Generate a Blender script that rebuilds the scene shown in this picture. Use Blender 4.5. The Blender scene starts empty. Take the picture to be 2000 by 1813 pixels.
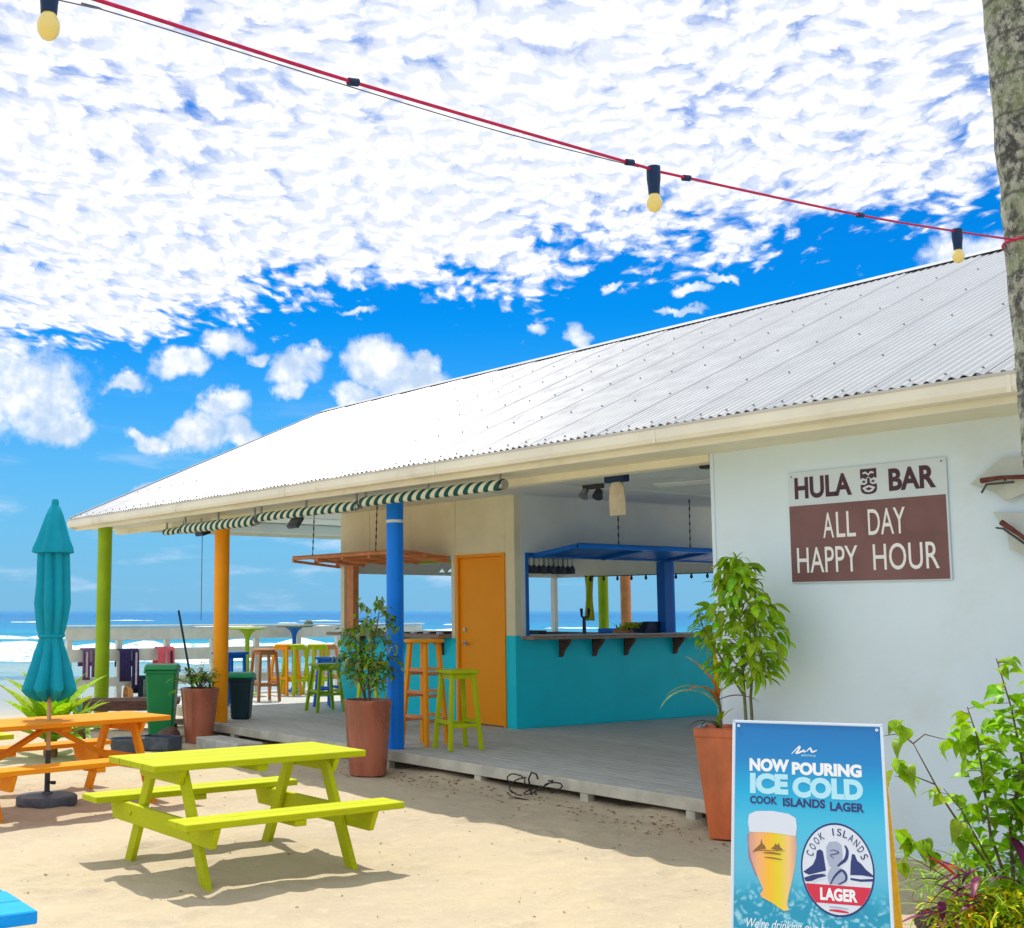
import bpy, bmesh, math, random
from mathutils import Vector, Matrix, Quaternion, noise as mnoise
R_ = math.radians
random.seed(7)
sc = bpy.context.scene
COL = sc.collection

# ------------------------------------------------------------------ camera
AZ = R_(34.55)
FH = Vector((-math.cos(AZ), math.sin(AZ), 0))
RT = Vector((math.sin(AZ), math.cos(AZ), 0))
PITCH = math.atan(286 / 2437)
cam_d = bpy.data.cameras.new('camera')
cam = bpy.data.objects.new('camera', cam_d)
COL.objects.link(cam)
FW = FH * math.cos(PITCH) + Vector((0, 0, math.sin(PITCH)))
UP = -FH * math.sin(PITCH) + Vector((0, 0, math.cos(PITCH)))
m = Matrix((RT, UP, -FW)).transposed().to_4x4()
m.translation = (0, 0, 1.6)
cam.matrix_world = m
cam_d.sensor_width = 36
cam_d.sensor_fit = 'HORIZONTAL'
cam_d.lens = 2437 / 2000 * 36
cam_d.shift_x = 0.15
cam_d.shift_y = 0.0
cam_d.clip_start = 0.05
cam_d.clip_end = 20000
sc.camera = cam
sc.render.resolution_x, sc.render.resolution_y = 1024, 928

# ------------------------------------------------------------------ sun and exposure
SUN = Vector((-.42, .20, 1)).normalized()
sd = bpy.data.lights.new('sun', 'SUN')
sd.energy = 2.15
sd.angle = R_(.55)
sd.color = (1, .925, .80)
so = bpy.data.objects.new('sun', sd)
so.rotation_euler = SUN.to_track_quat('Z', 'Y').to_euler()
so.location = (0, 0, 30)
COL.objects.link(so)
sc.view_settings.view_transform = 'Standard'
sc.view_settings.look = 'None'
sc.view_settings.gamma = 1
sc.view_settings.exposure = 1.04
sc.cycles.max_bounces = 10
sc.cycles.diffuse_bounces = 6
sc.cycles.transparent_max_bounces = 8

# ------------------------------------------------------------------ sky
W = bpy.data.worlds.new('World')
sc.world = W
W.use_nodes = True
wt = W.node_tree
wt.nodes.clear()


class G:
    """tiny helper for node graphs"""
    def __init__(s, t): s.t = t
    def n(s, ty, **kw):
        nd = s.t.nodes.new(ty)
        for k, v in kw.items(): setattr(nd, k, v)
        return nd
    def put(s, sock, v):
        if isinstance(v, bpy.types.NodeSocket): s.t.links.new(v, sock)
        else: sock.default_value = v
    def m(s, op, a, b=0.0, c=None, clamp=False):
        nd = s.n('ShaderNodeMath', operation=op, use_clamp=clamp)
        s.put(nd.inputs[0], a); s.put(nd.inputs[1], b)
        if c is not None: s.put(nd.inputs[2], c)
        return nd.outputs[0]
    def v(s, op, a, b=None, sc_=None):
        nd = s.n('ShaderNodeVectorMath', operation=op)
        s.put(nd.inputs[0], a)
        if b is not None: s.put(nd.inputs[1], b)
        if sc_ is not None: s.put(nd.inputs['Scale'], sc_)
        return nd.outputs['Value'] if op in ('DOT_PRODUCT', 'LENGTH', 'DISTANCE') else nd.outputs['Vector']
    def noise(s, vec, scale, detail=4, rough=.5, dist=0.0, dim='3D'):
        nd = s.n('ShaderNodeTexNoise', noise_dimensions=dim)
        if vec is not None: s.put(nd.inputs['Vector'], vec)
        nd.inputs['Scale'].default_value = scale
        nd.inputs['Detail'].default_value = detail
        nd.inputs['Roughness'].default_value = rough
        nd.inputs['Distortion'].default_value = dist
        return nd.outputs['Fac']
    def smooth(s, x, a, b, lo=0.0, hi=1.0):
        nd = s.n('ShaderNodeMapRange', interpolation_type='SMOOTHSTEP')
        s.put(nd.inputs['Value'], x)
        nd.inputs['From Min'].default_value = a; nd.inputs['From Max'].default_value = b
        nd.inputs['To Min'].default_value = lo; nd.inputs['To Max'].default_value = hi
        return nd.outputs['Result']
    def mix(s, f, a, b, mode='MIX'):
        nd = s.n('ShaderNodeMix', data_type='RGBA', blend_type=mode)
        s.put(nd.inputs['Factor'], f)
        s.put(nd.inputs['A'], a if isinstance(a, bpy.types.NodeSocket) else (*a[:3], 1))
        s.put(nd.inputs['B'], b if isinstance(b, bpy.types.NodeSocket) else (*b[:3], 1))
        return nd.outputs['Result']
    def comb(s, x, y, z=0.0):
        nd = s.n('ShaderNodeCombineXYZ')
        s.put(nd.inputs[0], x); s.put(nd.inputs[1], y); s.put(nd.inputs[2], z)
        return nd.outputs[0]


g = G(wt)
sky = g.n('ShaderNodeTexSky', sky_type='NISHITA')
sky.sun_disc = False
sky.sun_elevation = math.asin(SUN.z)
sky.sun_rotation = math.atan2(SUN.x, SUN.y)
sky.air_density = 1.0
sky.dust_density = .25
sky.ozone_density = 2.0
hs = g.n('ShaderNodeHueSaturation')
hs.inputs['Saturation'].default_value = 1.45
hs.inputs['Value'].default_value = 1.0
wt.links.new(sky.outputs[0], hs.inputs['Color'])
SKYK = 0.115                                   # sky strength
base = g.mix(1.0, hs.outputs[0], (.006, .37, .56), 'MULTIPLY')
tc = g.n('ShaderNodeTexCoord')
d = tc.outputs['Generated']
dz = g.v('DOT_PRODUCT', d, (0, 0, 1))
df = g.v('DOT_PRODUCT', d, tuple(FH))
dr = g.v('DOT_PRODUCT', d, tuple(RT))
dzc = g.m('MAXIMUM', dz, .02)
# cool pale band of humid air low over the sea, all round
low = g.smooth(dz, .0, .24, 1, 0)
base = g.mix(g.m('MULTIPLY', low, .85), base, (1.05, 2.1, 3.5))
# --- high sheet of small rippled clouds on a plane overhead
qf = g.m('DIVIDE', df, dzc)
qr = g.m('DIVIDE', dr, dzc)
q = g.comb(qr, qf, 0.0)
lf = g.m('MULTIPLY', g.m('LOGARITHM', g.m('MAXIMUM', g.m('ABSOLUTE', qf), .35), math.e), 1.65)      # the puffs have height, so they flatten less than a plane would
qs = g.comb(g.m('ADD', qr, g.m('MULTIPLY', lf, -.30)), lf, 0.0)
warp = g.n('ShaderNodeTexNoise'); warp.inputs['Scale'].default_value = 3.0; warp.inputs['Detail'].default_value = 2
wt.links.new(qs, warp.inputs['Vector'])
qw = g.v('ADD', qs, g.v('SCALE', g.v('SUBTRACT', warp.outputs['Color'], (.5, .5, .5)), sc_=.16))
qw2 = g.v('ADD', qw, g.v('SCALE', g.v('SUBTRACT', g.comb(g.noise(qw, 30, 3, .6, dim='2D'), g.noise(g.v('ADD', qw, (5, 3, 1)), 30, 3, .6, dim='2D'), 0.0), (.5, .5, 0)), sc_=.05))
def billow(vec, scale):
    vo = g.n('ShaderNodeTexVoronoi', feature='SMOOTH_F1', voronoi_dimensions='2D'); vo.inputs['Scale'].default_value = scale
    vo.inputs['Smoothness'].default_value = .8; vo.inputs['Randomness'].default_value = 1
    wt.links.new(vec, vo.inputs['Vector'])
    return g.m('SUBTRACT', 1.0, g.m('MULTIPLY', vo.outputs['Distance'], 1.3))
SH = (.006, .014, 0)
b1 = billow(qw2, 17.0); b1s = billow(g.v('ADD', qw2, SH), 17.0)
b2 = g.noise(qw2, 24.0, 5, .50, dim='2D'); b2s = g.noise(g.v('ADD', qw2, SH), 24.0, 5, .50, dim='2D')
mid = g.noise(qw, 6.0, 4, .55, dim='2D')
big = g.noise(qw, 1.9, 3, .5, dim='2D')
dens = g.m('ADD', g.m('ADD', g.m('MULTIPLY', b1, .55), g.m('MULTIPLY', b2, .55)), g.m('ADD', g.m('MULTIPLY', big, .50), g.m('MULTIPLY', mid, .60)))
edge = g.m('SUBTRACT', g.m('SUBTRACT', 4.10, g.m('MULTIPLY', qr, .55)), qf)          # >0 inside the sheet
edge = g.m('ADD', edge, g.m('MULTIPLY', g.m('SUBTRACT', big, .5), 1.1))
edge = g.m('ADD', edge, g.m('MULTIPLY', g.m('SUBTRACT', mid, .5), .8))
cover = g.smooth(edge, -.50, .80, -.66, .41)
rightgap = g.smooth(g.m('SUBTRACT', qr, g.m('MULTIPLY', qf, .42)), -.25, .35, 0, .09)
dens = g.m('SUBTRACT', g.m('ADD', dens, cover), rightgap)
sheet = g.smooth(dens, .80, 1.44)
relief = g.m('ADD', g.m('MULTIPLY', g.m('SUBTRACT', b1, b1s), 1.2), g.m('MULTIPLY', g.m('SUBTRACT', b2, b2s), 1.9))
relief = g.m('ADD', relief, g.m('MULTIPLY', g.m('SUBTRACT', b1, .55), .55))
relief = g.m('ADD', relief, g.m('MULTIPLY', g.m('SUBTRACT', mid, .5), .7))
relief = g.smooth(relief, -.50, .40)
scol = g.mix(relief, (3.45, 3.72, 4.3), (5.0, 4.95, 5.0))
# --- heaped fair-weather clouds lower down, where the photograph has them
def dirpx(x, y):
    v = FW + RT * ((x - 700) / 2437) - UP * ((y - 906) / 2437)
    return v.normalized()
n1 = g.n('ShaderNodeTexNoise'); n1.inputs['Scale'].default_value = 26; n1.inputs['Detail'].default_value = 7; n1.inputs['Roughness'].default_value = .58
wt.links.new(d, n1.inputs['Vector'])
n2 = g.noise(d, 85, 5, .6)
wv = g.v('SCALE', g.v('SUBTRACT', n1.outputs['Color'], (.5, .5, .5)), sc_=.045)
dd = g.v('ADD', d, wv)
blobs = [(60, 770, 135, .8), (-60, 800, 130, .8), (130, 835, 70, .75), (0, 690, 70, .7), (437, 668, 56, .62), (495, 695, 30, .5), (352, 708, 66, .55), (255, 745, 55, .42),
         (575, 715, 66, .75), (555, 760, 42, .7), (610, 690, 40, .6), (730, 705, 70, .7), (800, 735, 90, .5), (835, 700, 34, .7),
         (445, 800, 56, .85), (380, 845, 90, .55), (300, 862, 52, .5), (470, 850, 60, .6), (700, 770, 50, .6),
         (1440, 470, 66, .2), (1330, 608, 60, .16), (1362, 560, 42, .3), (1245, 500, 40, .3), (1050, 640, 22, .9), (695, 607, 40, .22), (1130, 655, 36, .8),
         (1930, 505, 120, .5), (1560, 615, 70, .35), (330, 960, 70, .45), (1420, 540, 34, .3), (1190, 560, 26, .3)]
cu = None
for (x, y, r, sq) in blobs:
    c = dirpx(x, y); rr = dirpx(x + 100, y) - c; rr.normalize(); uu = c.cross(rr) * -1
    rel = g.v('SUBTRACT', dd, tuple(c))
    a = g.m('DIVIDE', g.v('DOT_PRODUCT', rel, tuple(rr)), r / 2454)
    b = g.m('DIVIDE', g.v('DOT_PRODUCT', rel, tuple(uu)), r * sq / 2454)
    back = g.m('LESS_THAN', g.v('DOT_PRODUCT', d, tuple(c)), .5)
    val = g.m('SUBTRACT', g.m('SUBTRACT', 1.0, g.m('ADD', g.m('MULTIPLY', a, a), g.m('MULTIPLY', b, b))), g.m('MULTIPLY', back, 10.0))
    cu = val if cu is None else g.m('MAXIMUM', cu, val)
cun = g.m('ADD', cu, g.m('MULTIPLY', g.m('SUBTRACT', n1.outputs['Fac'], .5), 1.5))
cun = g.m('ADD', cun, g.m('MULTIPLY', g.m('SUBTRACT', n2, .5), .9))
cum = g.smooth(cun, .0, .85)
nb = g.noise(g.v('ADD', d, tuple(SUN * .012)), 30, 6, .6)
lit = g.smooth(nb, .38, .66)
lit = g.m('MULTIPLY', lit, g.smooth(cun, .15, .9, .45, 1))
ccol = g.mix(lit, (2.45, 3.1, 4.0), (5.0, 4.95, 4.95))
# thin veil low over the horizon
veil = g.m('MULTIPLY', g.smooth(g.noise(g.comb(g.m('MULTIPLY', dr, 6.0), g.m('MULTIPLY', dz, 26.0), df), 1.7, 5, .55), .50, .72), g.smooth(dz, .03, .20, .8, 0))
out = g.mix(veil, base, (2.7, 3.4, 4.3))
out = g.mix(g.m('MULTIPLY', cum, .96), out, ccol)
up = g.smooth(dz, .03, .10)
out = g.mix(g.m('MULTIPLY', sheet, up), out, scol)
bg = g.n('ShaderNodeBackground')
bg.inputs['Strength'].default_value = SKYK
wt.links.new(out, bg.inputs['Color'])
wo = g.n('ShaderNodeOutputWorld')
wt.links.new(bg.outputs[0], wo.inputs['Surface'])
W.cycles.sampling_method = 'MANUAL'
W.cycles.sample_map_resolution = 1024

# ------------------------------------------------------------------ materials
def mat(name, col, rough=.6, var=.12, scale=6, bump=.15, bscale=70, spec=.22, metal=0., dirt=None, dirt_amt=.35, dscale=3.0, stretch=(1, 1, 1), trans=0., rnd=.0, coat=0.):
    M = bpy.data.materials.new(name); M.use_nodes = True
    t = M.node_tree; k = G(t); p = t.nodes['Principled BSDF']
    tcn = k.n('ShaderNodeTexCoord'); v = k.v('MULTIPLY', tcn.outputs['Object'], stretch)
    f = k.noise(v, scale, 5, .55)
    lo = [c * (1 - var) for c in col]; hi = [min(1, c * (1 + var)) for c in col]
    c = k.mix(k.smooth(f, .3, .7), lo, hi)
    if rnd:
        oi = k.n('ShaderNodeObjectInfo')
        h = k.n('ShaderNodeHueSaturation')
        k.put(h.inputs['Color'], c)
        k.put(h.inputs['Value'], k.m('ADD', 1 - rnd, k.m('MULTIPLY', oi.outputs['Random'], 2 * rnd)))
        k.put(h.inputs['Hue'], k.m('ADD', .5 - rnd * .06, k.m('MULTIPLY', oi.outputs['Random'], rnd * .12)))
        c = h.outputs['Color']
    if dirt:
        f2 = k.noise(v, dscale, 7, .65)
        c = k.mix(k.m('MULTIPLY', k.smooth(f2, .52, .75), dirt_amt), c, dirt)
    t.links.new(c, p.inputs['Base Color'])
    k.put(p.inputs['Roughness'], k.smooth(k.noise(v, scale * 2.3, 4, .6), .2, .8, max(0, rough - .1), min(1, rough + .1)))
    p.inputs['Metallic'].default_value = metal
    p.inputs['Specular IOR Level'].default_value = spec
    p.inputs['Coat Weight'].default_value = coat
    if bump:
        b = k.n('ShaderNodeBump'); b.inputs['Strength'].default_value = bump; b.inputs['Distance'].default_value = .01
        k.put(b.inputs['Height'], k.noise(v, bscale, 4, .6)); t.links.new(b.outputs[0], p.inputs['Normal'])
    if trans:
        tr = k.n('ShaderNodeBsdfTranslucent'); t.links.new(c, tr.inputs['Color'])
        mx = k.n('ShaderNodeMixShader'); mx.inputs[0].default_value = trans
        t.links.new(p.outputs[0], mx.inputs[1]); t.links.new(tr.outputs[0], mx.inputs[2])
        t.links.new(mx.outputs[0], t.nodes['Material Output'].inputs['Surface'])
    return M


M = {}
M['cream'] = mat('cream_paint', (.80, .79, .66), .5, .05, 2, .05, dirt=(.45, .40, .28), dirt_amt=.25)
M['creamwall'] = mat('cream_wall', (.84, .80, .60), .6, .05, 2, .05, dirt=(.5, .42, .28), dirt_amt=.2)
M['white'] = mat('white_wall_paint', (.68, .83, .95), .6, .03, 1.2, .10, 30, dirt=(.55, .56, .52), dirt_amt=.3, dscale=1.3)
M['ceil'] = mat('ceiling_paint', (.80, .87, .88), .7, .05, 1.5, .05)
M['turq'] = mat('turquoise_paint', (.004, .70, .90), .45, .04, 2.5, .05, dirt=(.03, .45, .56), dirt_amt=.25)
M['orangep'] = mat('orange_paint', (1.0, .37, .006), .45, .03, 3, .04, dirt=(.80, .32, .03), dirt_amt=.15)
M['limep'] = mat('lime_paint', (.50, .60, .004), .42, .08, 4, .1, dirt=(.35, .40, .03), dirt_amt=.35)
M['greenp'] = mat('leaf_green_paint', (.27, .44, .008), .42, .08, 4, .1, dirt=(.2, .3, .03), dirt_amt=.35)
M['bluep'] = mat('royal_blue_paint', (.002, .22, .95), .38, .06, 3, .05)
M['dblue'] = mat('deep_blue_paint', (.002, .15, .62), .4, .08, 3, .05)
M['table_lime'] = mat('chartreuse_wood_paint', (.44, .49, .0003), .8, .07, 5, .35, 60, stretch=(6, .5, 6), dirt=(.42, .44, .03), dirt_amt=.35)
M['table_orange'] = mat('orange_wood_paint', (.85, .30, .004), .5, .08, 5, .35, 60, stretch=(6, .5, 6), dirt=(.65, .30, .06), dirt_amt=.3)
M['table_blue'] = mat('sky_blue_wood_paint', (.006, .34, .86), .45, .08, 5, .35, 60, stretch=(6, .5, 6), dirt=(.3, .55, .7), dirt_amt=.25)
M['copper'] = mat('faded_orange_paint', (.70, .30, .13), .55, .12, 6, .1)
M['brown'] = mat('weathered_brown_wood', (.14, .075, .06), .75, .3, 8, .3, 90, stretch=(1, 8, 8))
M['stoolbrown'] = mat('orange_brown_stain', (.50, .20, .07), .6, .15, 8, .2)
M['counter'] = mat('counter_timber', (.34, .24, .19), .5, .2, 8, .2, stretch=(8, 1, 8))
M['deck'] = mat('grey_weathered_deck', (.52, .54, .53), .75, .18, 7, .35, 60, stretch=(.6, 9, 9), dirt=(.32, .32, .31), dirt_amt=.35, dscale=1.5, rnd=.05)
M['decktrim'] = mat('pale_deck_fascia', (.55, .54, .46), .75, .15, 5, .3, 80, dirt=(.3, .3, .24), dirt_amt=.5)
M['roof'] = mat('zinc_white_roof', (.37, .40, .44), .33, .05, 1.6, .04, 40, spec=.5, dirt=(.36, .38, .41), dirt_amt=.35, dscale=2.2, rnd=.03)
M['roofscrew'] = mat('roof_screw_grey', (.30, .31, .34), .5, .1, 5, 0)
M['gutter'] = mat('gutter_cream', (.78, .77, .66), .4, .05, 2, .02, dirt=(.42, .38, .28), dirt_amt=.3)
M['gutter_top'] = mat('gutter_grey', (.52, .52, .50), .4, .08, 2, .02)
M['terra'] = mat('terracotta_glaze', (.36, .105, .062), .28, .30, 3.2, .08, 25, spec=.5, dirt=(.50, .20, .10), dirt_amt=.5, dscale=2.5, stretch=(1, 1, .35), coat=.3)
M['terra_or'] = mat('orange_terracotta', (.62, .15, .05), .3, .30, 3.5, .08, 25, spec=.5, dirt=(.42, .07, .04), dirt_amt=.7, dscale=2.0, stretch=(1, 1, .4), coat=.3)
M['soil'] = mat('potting_soil', (.05, .035, .025), .95, .4, 20, .8, 60)
M['teal'] = mat('teal_canvas', (.001, .30, .44), .75, .07, 5, .2, 150, rnd=0)
M['tan'] = mat('tan_wood_pole', (.58, .42, .22), .5, .15, 8, .1, stretch=(6, 6, .6))
M['yellowwood'] = mat('golden_yellow_wood', (.82, .50, .03), .5, .1, 8, .1, stretch=(6, 6, .6))
M['black'] = mat('black_rubber', (.025, .025, .03), .5, .2, 8, .1)
M['slate'] = mat('slate_grey_plastic', (.075, .10, .145), .5, .12, 6, .2, dirt=(.35, .32, .26), dirt_amt=.35)
M['bin_green'] = mat('green_bin_plastic', (.018, .26, .085), .42, .1, 4, .06, dirt=(.06, .2, .09), dirt_amt=.4)
M['bin_dark'] = mat('dark_bin_plastic', (.012, .045, .065), .45, .1, 4, .06)
M['bin_lid'] = mat('bright_green_lid', (.01, .34, .16), .4, .1, 4, .04)
M['leaf'] = mat('leaf_bright', (.20, .44, .008), .45, .3, 25, .1, trans=.35, rnd=.3, spec=.4)
M['leaf_lime'] = mat('leaf_lime', (.34, .58, .008), .45, .25, 25, .1, trans=.4, rnd=.25, spec=.4)
M['leaf_dark'] = mat('leaf_dark', (.05, .20, .045), .4, .3, 25, .1, trans=.25, rnd=.4, spec=.5)
M['leaf_yel'] = mat('leaf_yellow', (.74, .62, .015), .45, .25, 25, .1, trans=.35, rnd=.2)
M['leaf_or'] = mat('leaf_orange', (.62, .24, .035), .45, .3, 22, .1, trans=.3, rnd=.25)
M['leaf_pale'] = mat('leaf_pale_green', (.30, .46, .22), .45, .25, 25, .1, trans=.3, rnd=.2)
M['leaf_purple'] = mat('leaf_purple', (.16, .02, .09), .4, .3, 22, .1, trans=.25, rnd=.3)
M['leaf_red'] = mat('leaf_red', (.55, .05, .03), .4, .3, 22, .1, trans=.25, rnd=.2)
M['leaf_dry'] = mat('leaf_dry', (.24, .12, .06), .8, .3, 22, .2, trans=.1, rnd=.3)
M['stem'] = mat('green_stem', (.14, .15, .07), .6, .25, 15, .2)
M['bark'] = mat('woody_stem', (.16, .12, .085), .8, .3, 15, .4)
M['rock'] = mat('coral_rock', (.42, .40, .37), .85, .25, 7, .7, 22, dirt=(.18, .17, .16), dirt_amt=.6, dscale=4)
M['concrete'] = mat('pale_concrete', (.50, .50, .47), .85, .15, 7, .5, 40)
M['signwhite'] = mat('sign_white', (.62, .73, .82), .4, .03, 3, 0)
M['signbrown'] = mat('sign_brown', (.20, .105, .105), .38, .16, 2.2, .02, dirt=(.13, .08, .12), dirt_amt=.5, dscale=2.2)
M['signdark'] = mat('sign_dark_brown', (.075, .035, .055), .4, .1, 3, 0)
M['metal'] = mat('brushed_metal', (.45, .45, .46), .35, .1, 8, .02, metal=.9)
M['darkmetal'] = mat('dark_metal', (.06, .07, .08), .4, .1, 8, .02, metal=.3)
M['navy'] = mat('navy_plastic', (.008, .03, .09), .4, .1, 8, .02)
M['stripe_g'] = mat('awning_dark_green', (.006, .085, .085), .7, .1, 8, .1)
M['stripe_w'] = mat('awning_cream', (.66, .72, .60), .7, .06, 8, .1)
M['linen'] = mat('cream_cloth', (.66, .60, .46), .85, .1, 8, .2, trans=.2)
M['rail'] = mat('white_rail_paint', (.62, .68, .66), .6, .07, 5, .1, dirt=(.42, .44, .40), dirt_amt=.35)
M['pinkcable'] = mat('pink_cable', (.50, .015, .09), .5, .15, 40, 0)
M['thincable'] = mat('grey_wire', (.14, .16, .22), .5, .1, 8, 0)
M['diamond'] = mat('pearl_white_sheet', (.52, .58, .56), .35, .06, 4, .02)
M['redwood'] = mat('red_brown_wood', (.13, .035, .03), .4, .3, 15, .1)
M['fabric_p'] = mat('purple_towel', (.17, .10, .20), .9, .15, 20, .4)
M['fabric_n'] = mat('navy_towel', (.035, .03, .11), .9, .2, 20, .4)
M['fabric_pk'] = mat('pink_towel', (.75, .13, .19), .9, .1, 20, .4)
M['fabric_k'] = mat('black_towel', (.02, .03, .05), .9, .2, 20, .4)
M['fabric_l'] = mat('lilac_towel', (.55, .45, .62), .9, .1, 20, .4)
M['fabric_o'] = mat('peach_towel', (.75, .38, .15), .9, .1, 20, .4)
M['fabric_g'] = mat('grey_green_towel', (.16, .22, .20), .9, .2, 20, .4)
M['fruit'] = mat('lime_fruit', (.50, .58, .02), .5, .2, 20, .1)
M['stripeline'] = mat('white_line_paint', (.72, .78, .82), .5, .05, 8, 0)

def bulbmat():
    X = bpy.data.materials.new('yellow_bulb_glass'); X.use_nodes = True
    p = X.node_tree.nodes['Principled BSDF']
    p.inputs['Base Color'].default_value = (.80, .66, .20, 1); p.inputs['Roughness'].default_value = .12
    p.inputs['Coat Weight'].default_value = .5
    return X
M['bulb'] = bulbmat()
def glassmat():
    X = bpy.data.materials.new('clear_glass'); X.use_nodes = True
    p = X.node_tree.nodes['Principled BSDF']
    p.inputs['Base Color'].default_value = (.9, .95, .95, 1); p.inputs['Roughness'].default_value = .03
    p.inputs['Transmission Weight'].default_value = 1; p.inputs['IOR'].default_value = 1.2
    return X
M['glass'] = glassmat()
def wornpaint(name, col, chip):
    X = bpy.data.materials.new(name); X.use_nodes = True
    t = X.node_tree; k = G(t); p = t.nodes['Principled BSDF']
    v = k.n('ShaderNodeTexCoord').outputs['Object']; oi = k.n('ShaderNodeObjectInfo')
    v2 = k.v('ADD', v, k.v('SCALE', k.comb(oi.outputs['Random'], oi.outputs['Random'], 0.0), sc_=9.0))
    grain = k.noise(k.v('MULTIPLY', v2, (26, 1.6, 26)), 3.0, 5, .6)
    blot = k.noise(v2, 3.5, 5, .6)
    c = k.mix(k.smooth(grain, .35, .7), [q * .86 for q in col], col)
    c = k.mix(k.m('MULTIPLY', k.smooth(blot, .48, .72), .35), c, [q * .72 + .03 for q in col])
    ch = k.m('MULTIPLY', k.smooth(k.noise(k.v('MULTIPLY', v2, (10, 2.5, 10)), 4.0, 7, .72), .655, .69), .75)
    c = k.mix(ch, c, chip)
    hs2 = k.n('ShaderNodeHueSaturation'); k.put(hs2.inputs['Color'], c); k.put(hs2.inputs['Value'], k.m('ADD', .94, k.m('MULTIPLY', oi.outputs['Random'], .1)))
    t.links.new(hs2.outputs['Color'], p.inputs['Base Color']); p.inputs['Roughness'].default_value = .7; p.inputs['Specular IOR Level'].default_value = .25
    b = k.n('ShaderNodeBump'); b.inputs['Strength'].default_value = .55; b.inputs['Distance'].default_value = .004
    k.put(b.inputs['Height'], k.m('SUBTRACT', grain, k.m('MULTIPLY', ch, .6))); t.links.new(b.outputs[0], p.inputs['Normal'])
    return X
M['table_lime'] = wornpaint('chartreuse_worn_paint', (.50, .56, .0003), (.34, .35, .10))
M['table_orange'] = wornpaint('orange_worn_paint', (.85, .30, .004), (.50, .36, .20))
M['table_blue'] = wornpaint('sky_blue_worn_paint', (.004, .36, .90), (.25, .50, .62))
def palmbark():
    X = bpy.data.materials.new('palm_bark'); X.use_nodes = True
    t = X.node_tree; k = G(t); p = t.nodes['Principled BSDF']
    tcn = k.n('ShaderNodeTexCoord'); v = k.v('MULTIPLY', tcn.outputs['Object'], (1, 1, .8))
    f = k.noise(v, 26, 6, .65); f2 = k.noise(v, 7, 4, .6); f3 = k.noise(v, 55, 3, .7)
    sz = k.n('ShaderNodeSeparateXYZ'); t.links.new(tcn.outputs['Object'], sz.inputs[0])
    ring = k.smooth(k.m('ABSOLUTE', k.m('SINE', k.m('ADD', k.m('MULTIPLY', sz.outputs[2], 17.0), k.m('MULTIPLY', f2, 1.2)))), .0, .28, .75, 0)
    c = k.mix(k.smooth(f, .38, .62), (.05, .055, .055), (.38, .40, .34))
    c = k.mix(k.m('MULTIPLY', k.smooth(f2, .45, .7), .7), c, (.22, .28, .14))
    c = k.mix(k.m('MULTIPLY', k.smooth(f3, .58, .7), .6), c, (.60, .62, .58))
    c = k.mix(ring, c, (.05, .05, .045))
    t.links.new(c, p.inputs['Base Color']); p.inputs['Roughness'].default_value = .9
    b = k.n('ShaderNodeBump'); b.inputs['Strength'].default_value = .9; b.inputs['Distance'].default_value = .02
    k.put(b.inputs['Height'], f); t.links.new(b.outputs[0], p.inputs['Normal'])
    return X
M['palm'] = palmbark()
def sandmat():
    X = bpy.data.materials.new('coral_sand'); X.use_nodes = True
    t = X.node_tree; k = G(t); p = t.nodes['Principled BSDF']
    v = k.n('ShaderNodeTexCoord').outputs['Object']
    a = k.noise(v, 1.1, 5, .6); b_ = k.noise(v, 9, 6, .65); c_ = k.noise(v, 90, 4, .7); e = k.noise(v, 330, 2, .6)
    c = k.mix(k.smooth(a, .35, .65), (.55, .475, .335), (.50, .43, .32))
    c = k.mix(k.m('MULTIPLY', k.smooth(b_, .5, .72), .45), c, (.64, .56, .42))
    c = k.mix(k.m('MULTIPLY', k.smooth(c_, .57, .74), .55), c, (.42, .29, .17))
    c = k.mix(k.m('MULTIPLY', k.smooth(e, .62, .72), .55), c, (.26, .19, .12))
    c = k.mix(k.m('MULTIPLY', k.smooth(k.noise(v, 42, 3, .6), .66, .74), .6), c, (.68, .64, .56))
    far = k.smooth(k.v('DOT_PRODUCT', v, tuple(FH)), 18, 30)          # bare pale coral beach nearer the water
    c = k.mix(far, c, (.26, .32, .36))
    t.links.new(c, p.inputs['Base Color']); p.inputs['Roughness'].default_value = .95
    p.inputs['Specular IOR Level'].default_value = .15
    h = k.m('ADD', k.m('MULTIPLY', b_, 1.0), k.m('MULTIPLY', c_, .30))
    bb = k.n('ShaderNodeBump'); bb.inputs['Strength'].default_value = .9; bb.inputs['Distance'].default_value = .03
    k.put(bb.inputs['Height'], h); t.links.new(bb.outputs[0], p.inputs['Normal'])
    return X
M['sand'] = sandmat()
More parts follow.
